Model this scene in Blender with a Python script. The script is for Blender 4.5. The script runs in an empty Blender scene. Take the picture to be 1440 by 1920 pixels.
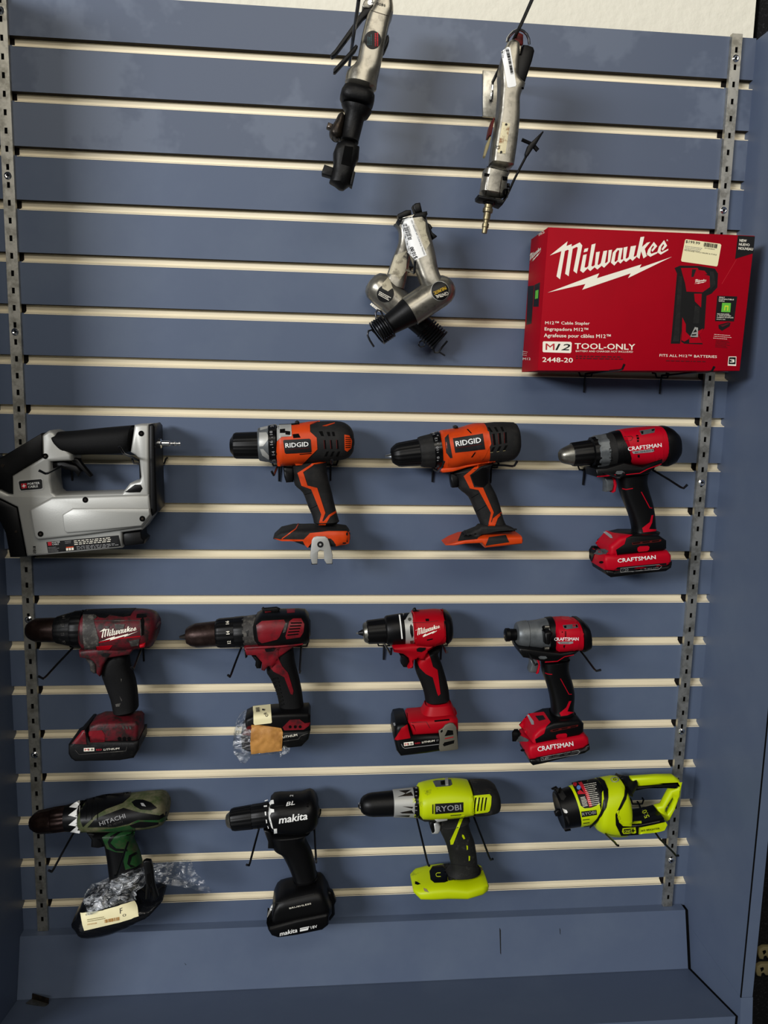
import bpy, math, random
from mathutils import Vector, Matrix, noise
from mathutils.bvhtree import BVHTree
from mathutils.geometry import delaunay_2d_cdt, tessellate_polygon

random.seed(7)
SC = bpy.context.scene
COL = SC.collection

# ------------------------------------------------------------------ camera
FPX = 1480.28
CAM = Vector((0.45182, -1.28388, 1.49965))
RIGHT = Vector((0.99576265, -0.08949235, 0.02116278))
UP = Vector((-0.0077753, 0.14737243, 0.98905051))
FWD = Vector((0.09163127, 0.9850241, -0.14605213))
cd = bpy.data.cameras.new('camera')
cam = bpy.data.objects.new('camera', cd)
COL.objects.link(cam)
cam.matrix_world = Matrix(((RIGHT.x, UP.x, -FWD.x, CAM.x), (RIGHT.y, UP.y, -FWD.y, CAM.y), (RIGHT.z, UP.z, -FWD.z, CAM.z), (0, 0, 0, 1)))
cd.sensor_fit = 'VERTICAL'
cd.sensor_height = 36.0
cd.lens = FPX / 1920 * 36.0
cd.clip_start = 0.01
SC.camera = cam

# ------------------------------------------------------------------ light
w = bpy.data.worlds.new('world')
SC.world = w
w.use_nodes = True
w.node_tree.nodes['Background'].inputs[0].default_value = (0.9, 0.95, 1.0, 1)
w.node_tree.nodes['Background'].inputs[1].default_value = 0.05


def area(loc, target, sx, sy, power, col):
    ld = bpy.data.lights.new('ceiling_lamp', 'AREA')
    ld.shape = 'RECTANGLE'
    ld.size, ld.size_y, ld.energy, ld.color = sx, sy, power, col
    o = bpy.data.objects.new('ceiling_lamp', ld)
    COL.objects.link(o)
    o.location = loc
    o.rotation_euler = (Vector(target) - Vector(loc)).to_track_quat('-Z', 'Y').to_euler()
    return o


area((0.70, -2.40, 3.35), (0.60, 0.0, 1.9), 2.4, 0.6, 38, (1.0, 0.93, 0.80))
area((-3.3, -4.0, 2.75), (0.5, 0.0, 1.2), 2.0, 0.9, 360, (0.97, 0.98, 1.0))
area((0.6, -4.6, 2.9), (0.5, 0.0, 1.0), 2.4, 0.5, 45, (1.0, 0.97, 0.92))
SC.view_settings.view_transform = 'Standard'
SC.view_settings.look = 'None'
SC.view_settings.exposure = -0.46
SC.view_settings.gamma = 1.0
SC.view_settings.use_curve_mapping = False


# ------------------------------------------------------------------ helpers
def W(px, py, d):
    """point on the plane d metres in front of the slatwall, on the sight line of photo pixel (px, py)"""
    r = RIGHT * ((px - 720) / FPX) - UP * ((py - 960) / FPX) + FWD
    t = (-d - CAM.y) / r.y
    return CAM + r * t


def lin(h):
    c = [int(h[i:i + 2], 16) / 255 for i in (0, 2, 4)]
    return tuple(x / 12.92 if x < .04045 else ((x + .055) / 1.055) ** 2.4 for x in c) + (1,)


M = {}


def mat(key, col, rough=.5, metal=0., var=None, vs=30., vt=(.45, .62), bump=0., bs=200., coat=0., spec=.3, stretch=None):
    m = bpy.data.materials.new(key)
    m.use_nodes = True
    nt = m.node_tree
    b = nt.nodes['Principled BSDF']
    b.inputs['Base Color'].default_value = lin(col)
    b.inputs['Roughness'].default_value = rough
    b.inputs['Metallic'].default_value = metal
    b.inputs['Specular IOR Level'].default_value = spec
    b.inputs['Coat Weight'].default_value = coat
    tc = nt.nodes.new('ShaderNodeTexCoord')
    src = tc.outputs['Object']
    if stretch:
        mp = nt.nodes.new('ShaderNodeMapping')
        mp.inputs['Scale'].default_value = stretch
        nt.links.new(src, mp.inputs[0])
        src = mp.outputs[0]
    if var:
        n = nt.nodes.new('ShaderNodeTexNoise')
        n.inputs['Scale'].default_value = vs
        n.inputs['Detail'].default_value = 5
        n.inputs['Roughness'].default_value = .65
        nt.links.new(src, n.inputs['Vector'])
        r = nt.nodes.new('ShaderNodeMapRange')
        r.inputs['From Min'].default_value, r.inputs['From Max'].default_value = vt
        nt.links.new(n.outputs['Fac'], r.inputs['Value'])
        mx = nt.nodes.new('ShaderNodeMix')
        mx.data_type = 'RGBA'
        mx.inputs[6].default_value = lin(col)
        mx.inputs[7].default_value = lin(var)
        nt.links.new(r.outputs[0], mx.inputs[0])
        nt.links.new(mx.outputs[2], b.inputs['Base Color'])
    if bump:
        n2 = nt.nodes.new('ShaderNodeTexNoise')
        n2.inputs['Scale'].default_value = bs
        n2.inputs['Detail'].default_value = 4
        nt.links.new(src, n2.inputs['Vector'])
        bp = nt.nodes.new('ShaderNodeBump')
        bp.inputs['Strength'].default_value = bump
        bp.inputs['Distance'].default_value = .002
        nt.links.new(n2.outputs['Fac'], bp.inputs['Height'])
        nt.links.new(bp.outputs[0], b.inputs['Normal'])
    M[key] = m
    return m


mat('laminate', '525e74', .45, var='596579', vs=5, vt=(.46, .72), bump=.02, bs=60, spec=.3)
mat('laminate_top', '535d70', .42, var='5f697b', vs=4.5, vt=(.52, .57), bump=.02, bs=60, spec=.3)
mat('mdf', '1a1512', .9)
mat('cream', 'f2e6c8', .3, spec=.6)
mat('plaster', 'e6e2d2', .9, bump=1.0, bs=55)
mat('fabric', '141416', .95, var='3c3c40', vs=260, vt=(.55, .75), bump=.8, bs=300, spec=.2)
mat('steel', '8f8d84', .34, .9, var='6c6a62', vs=40, bump=.05)
mat('zinc', 'c2bfb4', .38, .87, var='9a978c', vs=60, bump=.08)
mat('castmetal', '938f84', .33, .85, var='4c4842', vs=60, vt=(.5, .78), bump=.12, bs=120)
mat('chrome', 'd8d8d8', .12, 1.)
mat('silver', 'a8a8a3', .42, .35, bump=.04, bs=500)
mat('silver_paint', 'b0b0ac', .42, .35)
mat('greymetal', '64686a', .42, .4, var='54585a', vs=50)
mat('darkmetal', '26221f', .4, .7, var='40372f', vs=70, bump=.1)
mat('brownmetal', '2a1e1b', .38, .7, var='40322d', vs=60, vt=(.5, .75), bump=.12)
mat('wire', '2c2d30', .32, .85)
mat('black', '050506', .42, bump=.04, bs=500, spec=.22)
mat('gloss', '060607', .22)
mat('rubber', '070708', .7, bump=.15, bs=700, spec=.2)
mat('charcoal', '181818', .66, var='201f1e', vs=60, bump=.12, bs=600, spec=.22)
mat('charcoal_dirty', '151514', .7, var='3c3a35', vs=75, vt=(.56, .78), bump=.2, bs=500, spec=.3)
mat('void', '030303', .9, spec=.1)
mat('orange', 'c23c08', .45, var='9a2e08', vs=35, vt=(.5, .8))
mat('red', '9e0414', .45, spec=.15)
mat('craft_red', 'ac041c', .45, spec=.15)
mat('red_dirty', '720a17', .45, var='3a1216', vs=45, vt=(.45, .65), bump=.1)
mat('red_worn', '520f18', .5, var='221716', vs=55, vt=(.45, .6), bump=.2)
mat('grey_worn', '343230', .6, var='66635c', vs=90, vt=(.5, .7), bump=.3)
mat('black_worn', '070708', .5, var='1c1b1a', vs=80, vt=(.55, .78), bump=.2, spec=.22)
mat('lime', 'bccf00', .42)
mat('lime_dirty', 'b8ca00', .45, var='60661a', vs=28, vt=(.62, .74))
mat('olive', '364022', .6, var='5e5a44', vs=45, vt=(.42, .62), bump=.2)
mat('green', '123c18', .5, var='3a3c26', vs=50, vt=(.5, .7))
mat('box_red', '9c0016', .6, var='920014', vs=3, bump=.02, spec=.1)
mat('box_side', 'a01228', .5)
mat('print_white', 'efe9d8', .5)
mat('white', 'e8e8e4', .5)
mat('print_grey', '8b8b8b', .5)
mat('print_dark', '4d0b14', .5)
mat('print_black', '0b0b0c', .5)
mat('ink', '202022', .6)
mat('print_red', 'b3202c', .5)
mat('print_green', '5fb43a', .5)
mat('print_lime', 'c3d22c', .5)
mat('print_amber', 'c9a227', .5)
mat('print_teal', '3c5b60', .5)
mat('print_blue', '5b80b8', .5)
mat('label_cream', 'e9e0b4', .5)
mat('label_white', 'f2f2ef', .5)
mat('kraft', 'b98545', .5, var='a37239', vs=50, bump=.35, bs=70)
mat('label_dirty', 'b5ad95', .5, .1, var='7d7664', vs=70, vt=(.5, .62))
mat('clipgrey', '6a665a', .5, .4)
mat('tan', '8b805c', .55)
mat('rust_plate', 'cfc6a4', .5, .3, var='7a4e28', vs=70, vt=(.48, .6))
mat('redpaint', '4e1210', .5, spec=.15)
mat('brass', '8a7f62', .4, .8, var='5d5747', vs=80)
mat('bagblack', '0c0d10', .16, bump=1.0, bs=42, stretch=(1, 1, 3))


def clearmat():
    m = bpy.data.materials.new('clear_film')
    m.use_nodes = True
    nt = m.node_tree
    nt.nodes.remove(nt.nodes['Principled BSDF'])
    out = nt.nodes['Material Output']
    tr = nt.nodes.new('ShaderNodeBsdfTransparent')
    tr.inputs[0].default_value = (.93, .95, .97, 1)
    gl = nt.nodes.new('ShaderNodeBsdfGlossy')
    gl.inputs['Roughness'].default_value = .14
    df = nt.nodes.new('ShaderNodeBsdfDiffuse')
    df.inputs[0].default_value = (.75, .77, .8, 1)
    tc = nt.nodes.new('ShaderNodeTexCoord')
    mp = nt.nodes.new('ShaderNodeMapping')
    mp.inputs['Scale'].default_value = (1, 1, 2.2)
    mp.inputs['Rotation'].default_value = (0, .5, 0)
    n = nt.nodes.new('ShaderNodeTexNoise')
    n.inputs['Scale'].default_value = 55
    n.inputs['Detail'].default_value = 5
    n.inputs['Distortion'].default_value = 1.2
    bp = nt.nodes.new('ShaderNodeBump')
    bp.inputs['Strength'].default_value = 1
    bp.inputs['Distance'].default_value = .006
    L = nt.links.new
    L(tc.outputs['Object'], mp.inputs[0])
    L(mp.outputs[0], n.inputs['Vector'])
    L(n.outputs['Fac'], bp.inputs['Height'])
    L(bp.outputs[0], gl.inputs['Normal'])
    r = nt.nodes.new('ShaderNodeMapRange')
    r.inputs['From Min'].default_value, r.inputs['From Max'].default_value = .50, .70
    r.inputs['To Max'].default_value = .45
    L(n.outputs['Fac'], r.inputs['Value'])
    m1 = nt.nodes.new('ShaderNodeMixShader')
    m1.inputs[0].default_value = .17
    L(tr.outputs[0], m1.inputs[1])
    L(gl.outputs[0], m1.inputs[2])
    m2 = nt.nodes.new('ShaderNodeMixShader')
    L(r.outputs[0], m2.inputs[0])
    L(m1.outputs[0], m2.inputs[1])
    L(df.outputs[0], m2.inputs[2])
    L(m2.outputs[0], out.inputs[0])
    M['clear'] = m


clearmat()


def mk(name, verts, faces, m, parent=None, org=Vector((0, 0, 0)), angle=40, smooth=True):
    me = bpy.data.meshes.new(name)
    me.from_pydata([tuple(Vector(v) - org) for v in verts], [], faces)
    me.materials.append(M[m])
    import bmesh
    bm = bmesh.new()
    bm.from_mesh(me)
    bmesh.ops.recalc_face_normals(bm, faces=bm.faces)
    bm.to_mesh(me)
    bm.free()
    if smooth:
        me.polygons.foreach_set('use_smooth', [True] * len(me.polygons))
        me.set_sharp_from_angle(angle=math.radians(angle))
    o = bpy.data.objects.new(name, me)
    COL.objects.link(o)
    if parent:
        o.parent = parent
    else:
        o.location = org
    return o


def boxvf(x0, x1, y0, y1, z0, z1, vs, fs):
    b = len(vs)
    vs += [(x0, y0, z0), (x1, y0, z0), (x1, y1, z0), (x0, y1, z0), (x0, y0, z1), (x1, y0, z1), (x1, y1, z1), (x0, y1, z1)]
    fs += [tuple(b + i for i in f) for f in ((0, 3, 2, 1), (4, 5, 6, 7), (0, 1, 5, 4), (1, 2, 6, 5), (2, 3, 7, 6), (3, 0, 4, 7))]


def tubevf(pts, r, vs, fs, n=8, closed=False):
    pts = [Vector(p) for p in pts]
    rs = r if isinstance(r, (list, tuple)) else [r] * len(pts)
    t = (pts[1] - pts[0]).normalized()
    ref = Vector((0, 0, 1)) if abs(t.z) < .9 else Vector((1, 0, 0))
    u = t.cross(ref).normalized()
    b = len(vs)
    for i, p in enumerate(pts):
        if i == 0:
            t = pts[1] - p
        elif i == len(pts) - 1:
            t = p - pts[i - 1]
        else:
            t = (pts[i + 1] - p).normalized() + (p - pts[i - 1]).normalized()
        t.normalize()
        u = (u - t * u.dot(t)).normalized()
        v = t.cross(u)
        for k in range(n):
            a = 2 * math.pi * k / n
            vs.append(p + (u * math.cos(a) + v * math.sin(a)) * rs[i])
    for i in range(len(pts) - 1):
        for k in range(n):
            k2 = (k + 1) % n
            fs.append((b + i * n + k, b + i * n + k2, b + (i + 1) * n + k2, b + (i + 1) * n + k))
    fs.append(tuple(b + k for k in range(n)))
    fs.append(tuple(b + (len(pts) - 1) * n + k for k in range(n)))


def props(o, label=None, cat=None, group=None, kind=None):
    for k, v in (('label', label), ('category', cat), ('group', group), ('kind', kind)):
        if v:
            o[k] = v
    return o


# ------------------------------------------------------------------ structure
ZO = 2.0
XL, XR = -0.034, 1.145
PITCH = .0762
TOPZ = ZO + .069
NG = 19
SX = (0.0, 1.10994)


def zg(k):
    return ZO - k * PITCH


wb = props(bpy.data.objects.new('wall_back', None), 'blue slatwall panel with cream lined grooves behind the tools', kind='structure')
wb.location = (0, 0, 0)
COL.objects.link(wb)
edges = [(TOPZ, zg(0) + .0072)] + [(zg(k) - .0062, zg(k + 1) + .0072) for k in range(NG - 1)] + [(zg(NG - 1) - .0062, ZO - 1.60)]
for i, (zt, zb) in enumerate(edges):
    vs, fs = [], []
    boxvf(XL, XR, 0, .012, zb, zt, vs, fs)
    o = mk('slat', vs, fs, 'laminate_top' if i < 3 else 'laminate', wb, smooth=False)
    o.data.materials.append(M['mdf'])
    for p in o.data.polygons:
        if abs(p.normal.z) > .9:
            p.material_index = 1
vs, fs = [], []
boxvf(XL, XR, .0122, .020, ZO - 1.6, TOPZ, vs, fs)
mk('backing_board', vs, fs, 'mdf', wb, smooth=False)
for k in range(NG):
    vs, fs = [], []
    z = zg(k)
    for xa, xb in ((XL, SX[0] - .009), (SX[0] + .0118, SX[1] - .0118), (SX[1] + .009, XR)):
        pr = [(.0112, z + .0070), (.0112, z - .0020), (.0050, z - .0052), (.0002, z - .0064), (-.0006, z - .0066), (-.0006, z - .0076), (.0030, z - .0072), (.0120, z - .0072), (.0120, z + .0070)]
        b = len(vs)
        n = len(pr)
        vs += [(xa, y, q) for y, q in pr] + [(xb, y, q) for y, q in pr]
        fs += [(b + i, b + (i + 1) % n, b + n + (i + 1) % n, b + n + i) for i in range(n)] + [tuple(range(b, b + n)), tuple(range(b + n, b + 2 * n))]
    mk('groove_insert', vs, fs, 'cream', wb, smooth=False)

# upper plaster wall, side panels, kick board, deck
vs, fs = [], []
boxvf(-1.5, 1.150, .020, .06, ZO - 1.9, ZO + 1.2, vs, fs)
props(mk('wall_upper', vs, fs, 'plaster', smooth=False), 'cream textured plaster wall above the slatwall', kind='structure')
vs, fs = [], []
boxvf(1.162, 2.2, .030, .06, ZO - 1.9, ZO + 1.2, vs, fs)
wr = props(mk('wall_far', vs, fs, 'fabric', smooth=False), 'black carpeted wall past the right side panel', kind='structure')
vs, fs = [], []
boxvf(XR, XR + .020, -.20, .018, ZO - 1.4455, ZO + .066, vs, fs)
props(mk('wall_right', vs, fs, 'laminate', smooth=False), 'blue side panel right of the slatwall', kind='structure')
vs, fs = [], []
boxvf(XL - .020, XL, -.20, .018, ZO - 1.4455, ZO + .066, vs, fs)
boxvf(XL - .018, XL, -.20, .018, ZO - 1.60, ZO - 1.4455, vs, fs)
props(mk('wall_left', vs, fs, 'laminate', smooth=False), 'blue side panel left of the slatwall', kind='structure')


def prism(name, prof, x0, x1, m, label, kind='structure'):
    n = len(prof)
    vs = [(x0, -d, ZO + z) for d, z in prof] + [(x1, -d, ZO + z) for d, z in prof]
    fs = [tuple(range(n)), tuple(range(n, 2 * n))] + [(i, (i + 1) % n, n + (i + 1) % n, n + i) for i in range(n)]
    return props(mk(name, vs, fs, m, smooth=False), label, kind=kind)


prism('trim_1', [(.0005, -1.4195), (.018, -1.4195), (.045, -1.5165), (.0005, -1.5165)], XL + .0003, XR - .0065, 'laminate', 'blue sloping kick board along the foot of the slatwall')
prism('trim_2', [(.0005, -1.5175), (.045, -1.5175), (.200, -1.4790), (.200, -1.60), (.0005, -1.60)], XL + .0003, XR - .0055, 'laminate', 'blue base deck below the kick board')
prism('trim_3', [(-.018, -1.4460), (.2005, -1.4460), (.219, -1.60), (-.018, -1.60)], XR + .0002, XR + .0205, 'laminate', 'blue foot block under the right side panel')
prism('floor', [(-.02, -2.0), (4.0, -2.0), (4.0, -2.05), (-.02, -2.05)], -2.5, 3.5, 'greymetal', 'grey shop floor')
prism('trim_4', [(.0, -1.6005), (.17, -1.6005), (.17, -1.9995), (.0, -1.9995)], XL - .02, XR + .02, 'laminate', 'blue base cabinet below the deck')


prism('gap_shade_filler', [(.001, -1.4215), (.016, -1.4215), (.043, -1.5185), (.198, -1.4810), (.198, -1.60), (.001, -1.60)], XR - .0054, XR - .0001, 'void', 'black filler added as the shade in the open gap right of the kick board and deck')  # no real trim: black strip added to paint the open gap's shade
vs, fs = [], []
boxvf(XR - .0004, XR + .0012, -.2006, -.1990, ZO - 1.4455, ZO + .066, vs, fs)
mk('edge_seam', vs, fs, 'void', bpy.data.objects['wall_right'], smooth=False)


# slotted standards
def standard(x, ztop, zbot, zslot, screws, label):
    rt = props(bpy.data.objects.new('slotted_standard', None), label, 'rail', 'slotted shelf standards')
    rt.location = (x, 0, zbot)
    COL.objects.link(rt)
    og = Vector(rt.location)
    vs, fs = [], []
    hw, d0, d1, sw, sh = .0085, -.0001, -.0070, .0021, .0085
    step = .0254
    zs = zslot
    while zs + step < ztop:
        zs += step
    cuts = []
    z = zs
    while z - sh / 1 > zbot:
        if z + sh / 2 + .006 < ztop:
            cuts.append(z)
        z -= step
    boxvf(x - hw, x - sw, d1, d1 + .0012, zbot, ztop, vs, fs)
    boxvf(x + sw, x + hw, d1, d1 + .0012, zbot, ztop, vs, fs)
    top = ztop
    for c in cuts:
        boxvf(x - sw, x + sw, d1, d1 + .0012, c + sh / 2, top, vs, fs)
        top = c - sh / 2
    boxvf(x - sw, x + sw, d1, d1 + .0012, zbot, top, vs, fs)
    for s in (-1, 1):
        boxvf(min(x + s * hw, x + s * (hw - .0012)), max(x + s * hw, x + s * (hw - .0012)), d1 + .0012, d0, zbot, ztop, vs, fs)
    mk('channel', vs, fs, 'zinc', rt, og, smooth=False)
    vs, fs = [], []
    boxvf(x - hw + .0014, x + hw - .0014, d0 - .0012, d0, zbot, ztop - .001, vs, fs)
    mk('channel_back', vs, fs, 'void', rt, og, smooth=False)
    for z in screws:
        vs, fs = [], []
        n = 16
        for r, y in ((.0055, d1), (.0055, d1 - .0008), (.0035, d1 - .0022), (.0012, d1 - .0016)):
            for k in range(n):
                a = 2 * math.pi * k / n
                vs.append((x + r * math.cos(a), y, z + r * math.sin(a)))
        for i in range(3):
            for k in range(n):
                fs.append((i * n + k, i * n + (k + 1) % n, (i + 1) * n + (k + 1) % n, (i + 1) * n + k))
        fs.append(tuple(3 * n + k for k in range(n)))
        s = mk('screw', vs, fs, 'chrome', rt, og)
        vs, fs = [], []
        boxvf(x - .0025, x + .0025, d1 - .0024, d1 - .0015, z - .0005, z + .0005, vs, fs)
        boxvf(x - .0005, x + .0005, d1 - .0024, d1 - .0015, z - .0025, z + .0025, vs, fs)
        mk('screw_recess', vs, fs, 'void', s, og, smooth=False)


def wz(px, py):
    return W(px, py, .008).z


standard(SX[0], TOPZ + .002, ZO - 1.419, wz(9.4, 210), [wz(2, 19), wz(15, 329), wz(28, 622), wz(48, 1162), wz(65, 1416)], 'left slotted metal shelf standard running down the slatwall beside the dark side panel')
standard(SX[1], TOPZ + .002, ZO - 1.419, wz(1372, 190), [wz(1379, 109), wz(1353, 394), wz(1317, 905), wz(1281, 1372), wz(1261, 1614)], 'right slotted metal shelf standard running down the slatwall behind the red carton')


# ------------------------------------------------------------------ tool building kit
class T:
    def __init__(s, name, label, cat, crop, d, at, group=None, kind=None):
        s.crop, s.d, s.bvh = crop, d, []
        s.o = props(bpy.data.objects.new(name, None), label, cat, group, kind)
        s.org = W(*s.c(*at), d)
        s.o.location = s.org
        COL.objects.link(s.o)

    def c(s, u, v):
        ox, oy, k = s.crop
        return ox + u / k, oy + v / k

    def w(s, u, v, d=None):
        return W(*s.c(u, v), s.d if d is None else d)

    def mk(s, name, vs, fs, m, par=None, solid=True, angle=40, label=None, smooth=True):
        o = mk(name, vs, fs, m, par or s.o, s.org, angle, smooth)
        if label:
            o['label'] = label
        if solid:
            s.bvh.append(BVHTree.FromPolygons([tuple(v) for v in vs], [tuple(f) for f in fs]))
        return o

    def tanv(s, p, ax):
        r = (p - CAM)
        return (r / r.y).dot(ax)

    def loft(s, name, m, st, n=2.6, sm=3, d=None, par=None, cap=.82, label=None, **kw):
        """stations (x1,y1,x2,y2,half_depth_mm[,n]) lofted as superellipses between silhouette points"""
        d = s.d if d is None else d
        rows = []
        for q in st:
            a, b = s.w(q[0], q[1], d), s.w(q[2], q[3], d)
            rows.append((a, b, q[4] / 1000, q[5] if len(q) > 5 else n))
        if sm:
            out = []
            for i in range(len(rows) - 1):
                p0, p1, p2, p3 = rows[max(i - 1, 0)], rows[i], rows[i + 1], rows[min(i + 2, len(rows) - 1)]
                for k in range(sm):
                    t = k / sm
                    f = []
                    for j in range(4):
                        A, B, C, D = p0[j], p1[j], p2[j], p3[j]
                        v = (B * 2 + (C - A) * t + (A * 2 - B * 5 + C * 4 - D) * t * t + (B * 3 - A - C * 3 + D) * t ** 3) * .5
                        f.append(v)
                    out.append(tuple(f))
            rows = out + [rows[-1]]
        N = 32
        ring = []

        def addring(c, u, h, a, e):
            r = []
            for k in range(N):
                t = 2 * math.pi * (k + .5) / N
                ct, stt = math.cos(t), math.sin(t)
                p = c + u * (h * math.copysign(abs(ct) ** (2 / e), ct)) + Vector((0, -1, 0)) * (a * math.copysign(abs(stt) ** (2 / e), stt))
                r.append(p)
            ring.append(r)
        data = []
        for a, b, hd, e in rows:
            c = (a + b) / 2
            u = (a - b)
            H = u.length / 2
            u.normalize()
            q = e / (e - 1)
            tn = abs(s.tanv(c, u))
            h = max(H ** q - (hd * tn) ** q, (.45 * H) ** q) ** (1 / q)
            data.append((c, u, h, hd, e))
        if cap:
            r0 = min(.006, data[0][2] * .6, data[0][3] * .6) * (1 - cap) / .18
            c, u, h, hd, e = data[0]
            dr = (data[0][0] - data[1][0]).normalized()
            addring(c, u, h - r0, hd - r0, e)
            data[0] = (c - dr * r0 * .8, u, h, hd, e)
        for x in data[:-1]:
            addring(*x)
        c, u, h, hd, e = data[-1]
        if cap:
            r0 = min(.006, h * .6, hd * .6) * (1 - cap) / .18
            dr = (data[-1][0] - data[-2][0]).normalized()
            addring(c - dr * r0 * .8, u, h, hd, e)
            addring(c, u, h - r0, hd - r0, e)
        else:
            addring(c, u, h, hd, e)
        vs = [p for r in ring for p in r]
        fs = []
        for i in range(len(ring) - 1):
            for k in range(N):
                k2 = (k + 1) % N
                fs.append((i * N + k, i * N + k2, (i + 1) * N + k2, (i + 1) * N + k))
        for i in (0, len(ring) - 1):
            cc = len(vs)
            vs.append(sum(ring[i], Vector()) / N)
            for k in range(N):
                fs.append((i * N + k, i * N + (k + 1) % N, cc))
        return s.mk(name, vs, fs, m, par, label=label, angle=46)

    def rev(s, name, m, p0, p1, prof, d=None, d1=None, rib=None, par=None, N=36, label=None, angle=35):
        """lathe along p0->p1; profile (distance, radius) in crop units"""
        d = s.d if d is None else d
        a, b = s.w(p0[0], p0[1], d), s.w(p1[0], p1[1], d if d1 is None else d1)
        L = math.hypot(p1[0] - p0[0], p1[1] - p0[1])
        ax = (b - a)
        k = (s.w(*p1, d) - a).length / L
        al = ax.length / L
        ax.normalize()
        u = ax.cross(Vector((0, -1, 0))).normalized()
        v = u.cross(ax).normalized()
        cor = 1 / math.sqrt(1 + s.tanv(a, u) ** 2)
        if rib:
            N = rib[0] * 4
        vs, fs = [], []
        for t, r in prof:
            for j in range(N):
                an = 2 * math.pi * j / N
                rr = max(r, .01) * k * cor
                if rib and (j % 4) in (0, 1):
                    rr *= 1 - rib[1]
                vs.append(a + ax * (t * al) + (u * math.cos(an) + v * math.sin(an)) * rr)
        n = len(prof)
        for i in range(n - 1):
            for j in range(N):
                j2 = (j + 1) % N
                fs.append((i * N + j, i * N + j2, (i + 1) * N + j2, (i + 1) * N + j))
        for i in (0, n - 1):
            c = len(vs)
            vs.append(sum((Vector(vs[i * N + j]) for j in range(N)), Vector()) / N)
            for j in range(N):
                fs.append((i * N + j, i * N + (j + 1) % N, c))
        return s.mk(name, vs, fs, m, par, label=label, angle=angle)

    def slab(s, name, m, poly, a=None, df=None, db=None, bev=1.5, holes=(), par=None, label=None, solid=True):
        """outline at the front plane df extruded back to db, front edge rounded by bev mm"""
        if df is None:
            df, db = s.d + a / 1000, s.d - a / 1000
        elif db is None:
            db = df - a / 1000
        bv = min(bev / 1000, abs(df - db) * .45)
        vs, fs, caps = [], [], ([], [])
        for poly_ in [poly] + list(holes):
            pts = [s.w(x, y, df) for x, y in poly_]
            n = len(pts)
            ar = sum(pts[i].x * pts[(i + 1) % n].z - pts[(i + 1) % n].x * pts[i].z for i in range(n))
            sg = 1 if ar > 0 else -1
            if poly_ is not poly:
                sg = -sg
            ins = []
            for i in range(n):
                e1 = (pts[i] - pts[i - 1])
                e2 = (pts[(i + 1) % n] - pts[i])
                n1 = Vector((-e1.z, 0, e1.x)).normalized() * sg
                n2 = Vector((-e2.z, 0, e2.x)).normalized() * sg
                bb = n1 + n2
                if bb.length < .3:
                    bb = n1
                bb = bb.normalized() / max(.5, bb.normalized().dot(n1))
                ins.append(bb)
            base = len(vs)
            rings = [(bv * .9, df), (bv * .3, df - bv * .3), (0, df - bv), (0, db + bv), (bv * .3, db + bv * .3), (bv * .9, db)]
            for off, dd in rings:
                for i in range(n):
                    p = pts[i] + ins[i] * off
                    vs.append(Vector((p.x, -dd, p.z)))
            for r in range(5):
                for i in range(n):
                    j = (i + 1) % n
                    fs.append((base + r * n + i, base + r * n + j, base + (r + 1) * n + j, base + (r + 1) * n + i))
            caps[0].append(list(range(base, base + n)))
            caps[1].append(list(range(base + 5 * n, base + 6 * n)))
        for cp in caps:
            flat = [i for l in cp for i in l]
            tr = tessellate_polygon([[Vector((vs[i].x, vs[i].z, 0)) for i in l] for l in cp])
            fs += [tuple(flat[i] for i in t) for t in tr]
        return s.mk(name, vs, fs, m, par, label=label, angle=50, solid=solid)

    def hit(s, px, py, fb=None):
        r = (RIGHT * ((px - 720) / FPX) - UP * ((py - 960) / FPX) + FWD).normalized()
        best = None
        for b in s.bvh:
            h = b.ray_cast(CAM, r)
            if h[0] is not None and (best is None or h[3] < best[3]):
                best = h
        if best is None:
            return None
        n = best[1]
        if n.dot(r) > 0:
            n = -n
        return best[0], n

    def drape(s, pts):
        """crop points -> (point, normal) on the nearest surface, misses take the depth of the nearest hit"""
        res = [s.hit(*s.c(u, v)) for u, v in pts]
        ok = [i for i, r in enumerate(res) if r]
        for i, r in enumerate(res):
            if r is None:
                if ok:
                    j = min(ok, key=lambda q: (pts[q][0] - pts[i][0]) ** 2 + (pts[q][1] - pts[i][1]) ** 2)
                    res[i] = (s.w(pts[i][0], pts[i][1], -res[j][0].y), res[j][1])
                else:
                    res[i] = (s.w(pts[i][0], pts[i][1]), Vector((0, -1, 0)))
        return res

    def patch(s, name, m, polys, t=.5, g=None, par=None, label=None, solid=False, wob=0):
        """thin raised inlays that follow the surface below them"""
        if not isinstance(polys[0][0], (tuple, list)):
            polys = [polys]
        vs, fs = [], []
        for poly in polys:
            xs = [p[0] for p in poly]
            ys = [p[1] for p in poly]
            x0, x1, y0, y1 = min(xs), max(xs), min(ys), max(ys)
            gg = g or max(s.crop[2] * 3.2, max(x1 - x0, y1 - y0) / 26)
            bnd = []
            n = len(poly)
            for i in range(n):
                a, b = poly[i], poly[(i + 1) % n]
                k = max(1, int(math.hypot(b[0] - a[0], b[1] - a[1]) / gg))
                bnd += [(a[0] + (b[0] - a[0]) * j / k, a[1] + (b[1] - a[1]) * j / k) for j in range(k)]
            nb = len(bnd)
            pts = list(bnd)
            y = y0 + gg * .5
            while y < y1:
                x = x0 + gg * .5
                while x < x1:
                    pts.append((x, y))
                    x += gg
                y += gg
            r = delaunay_2d_cdt([Vector(p) for p in pts], [], [list(range(nb))], 1, 1e-4)
            ov, of = r[0], r[2]
            used = sorted({i for f in of for i in f})
            idx = {o: k for k, o in enumerate(used)}
            P2 = [(ov[i].x, ov[i].y) for i in used]
            dr = s.drape(P2)
            b0 = len(vs)
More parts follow.
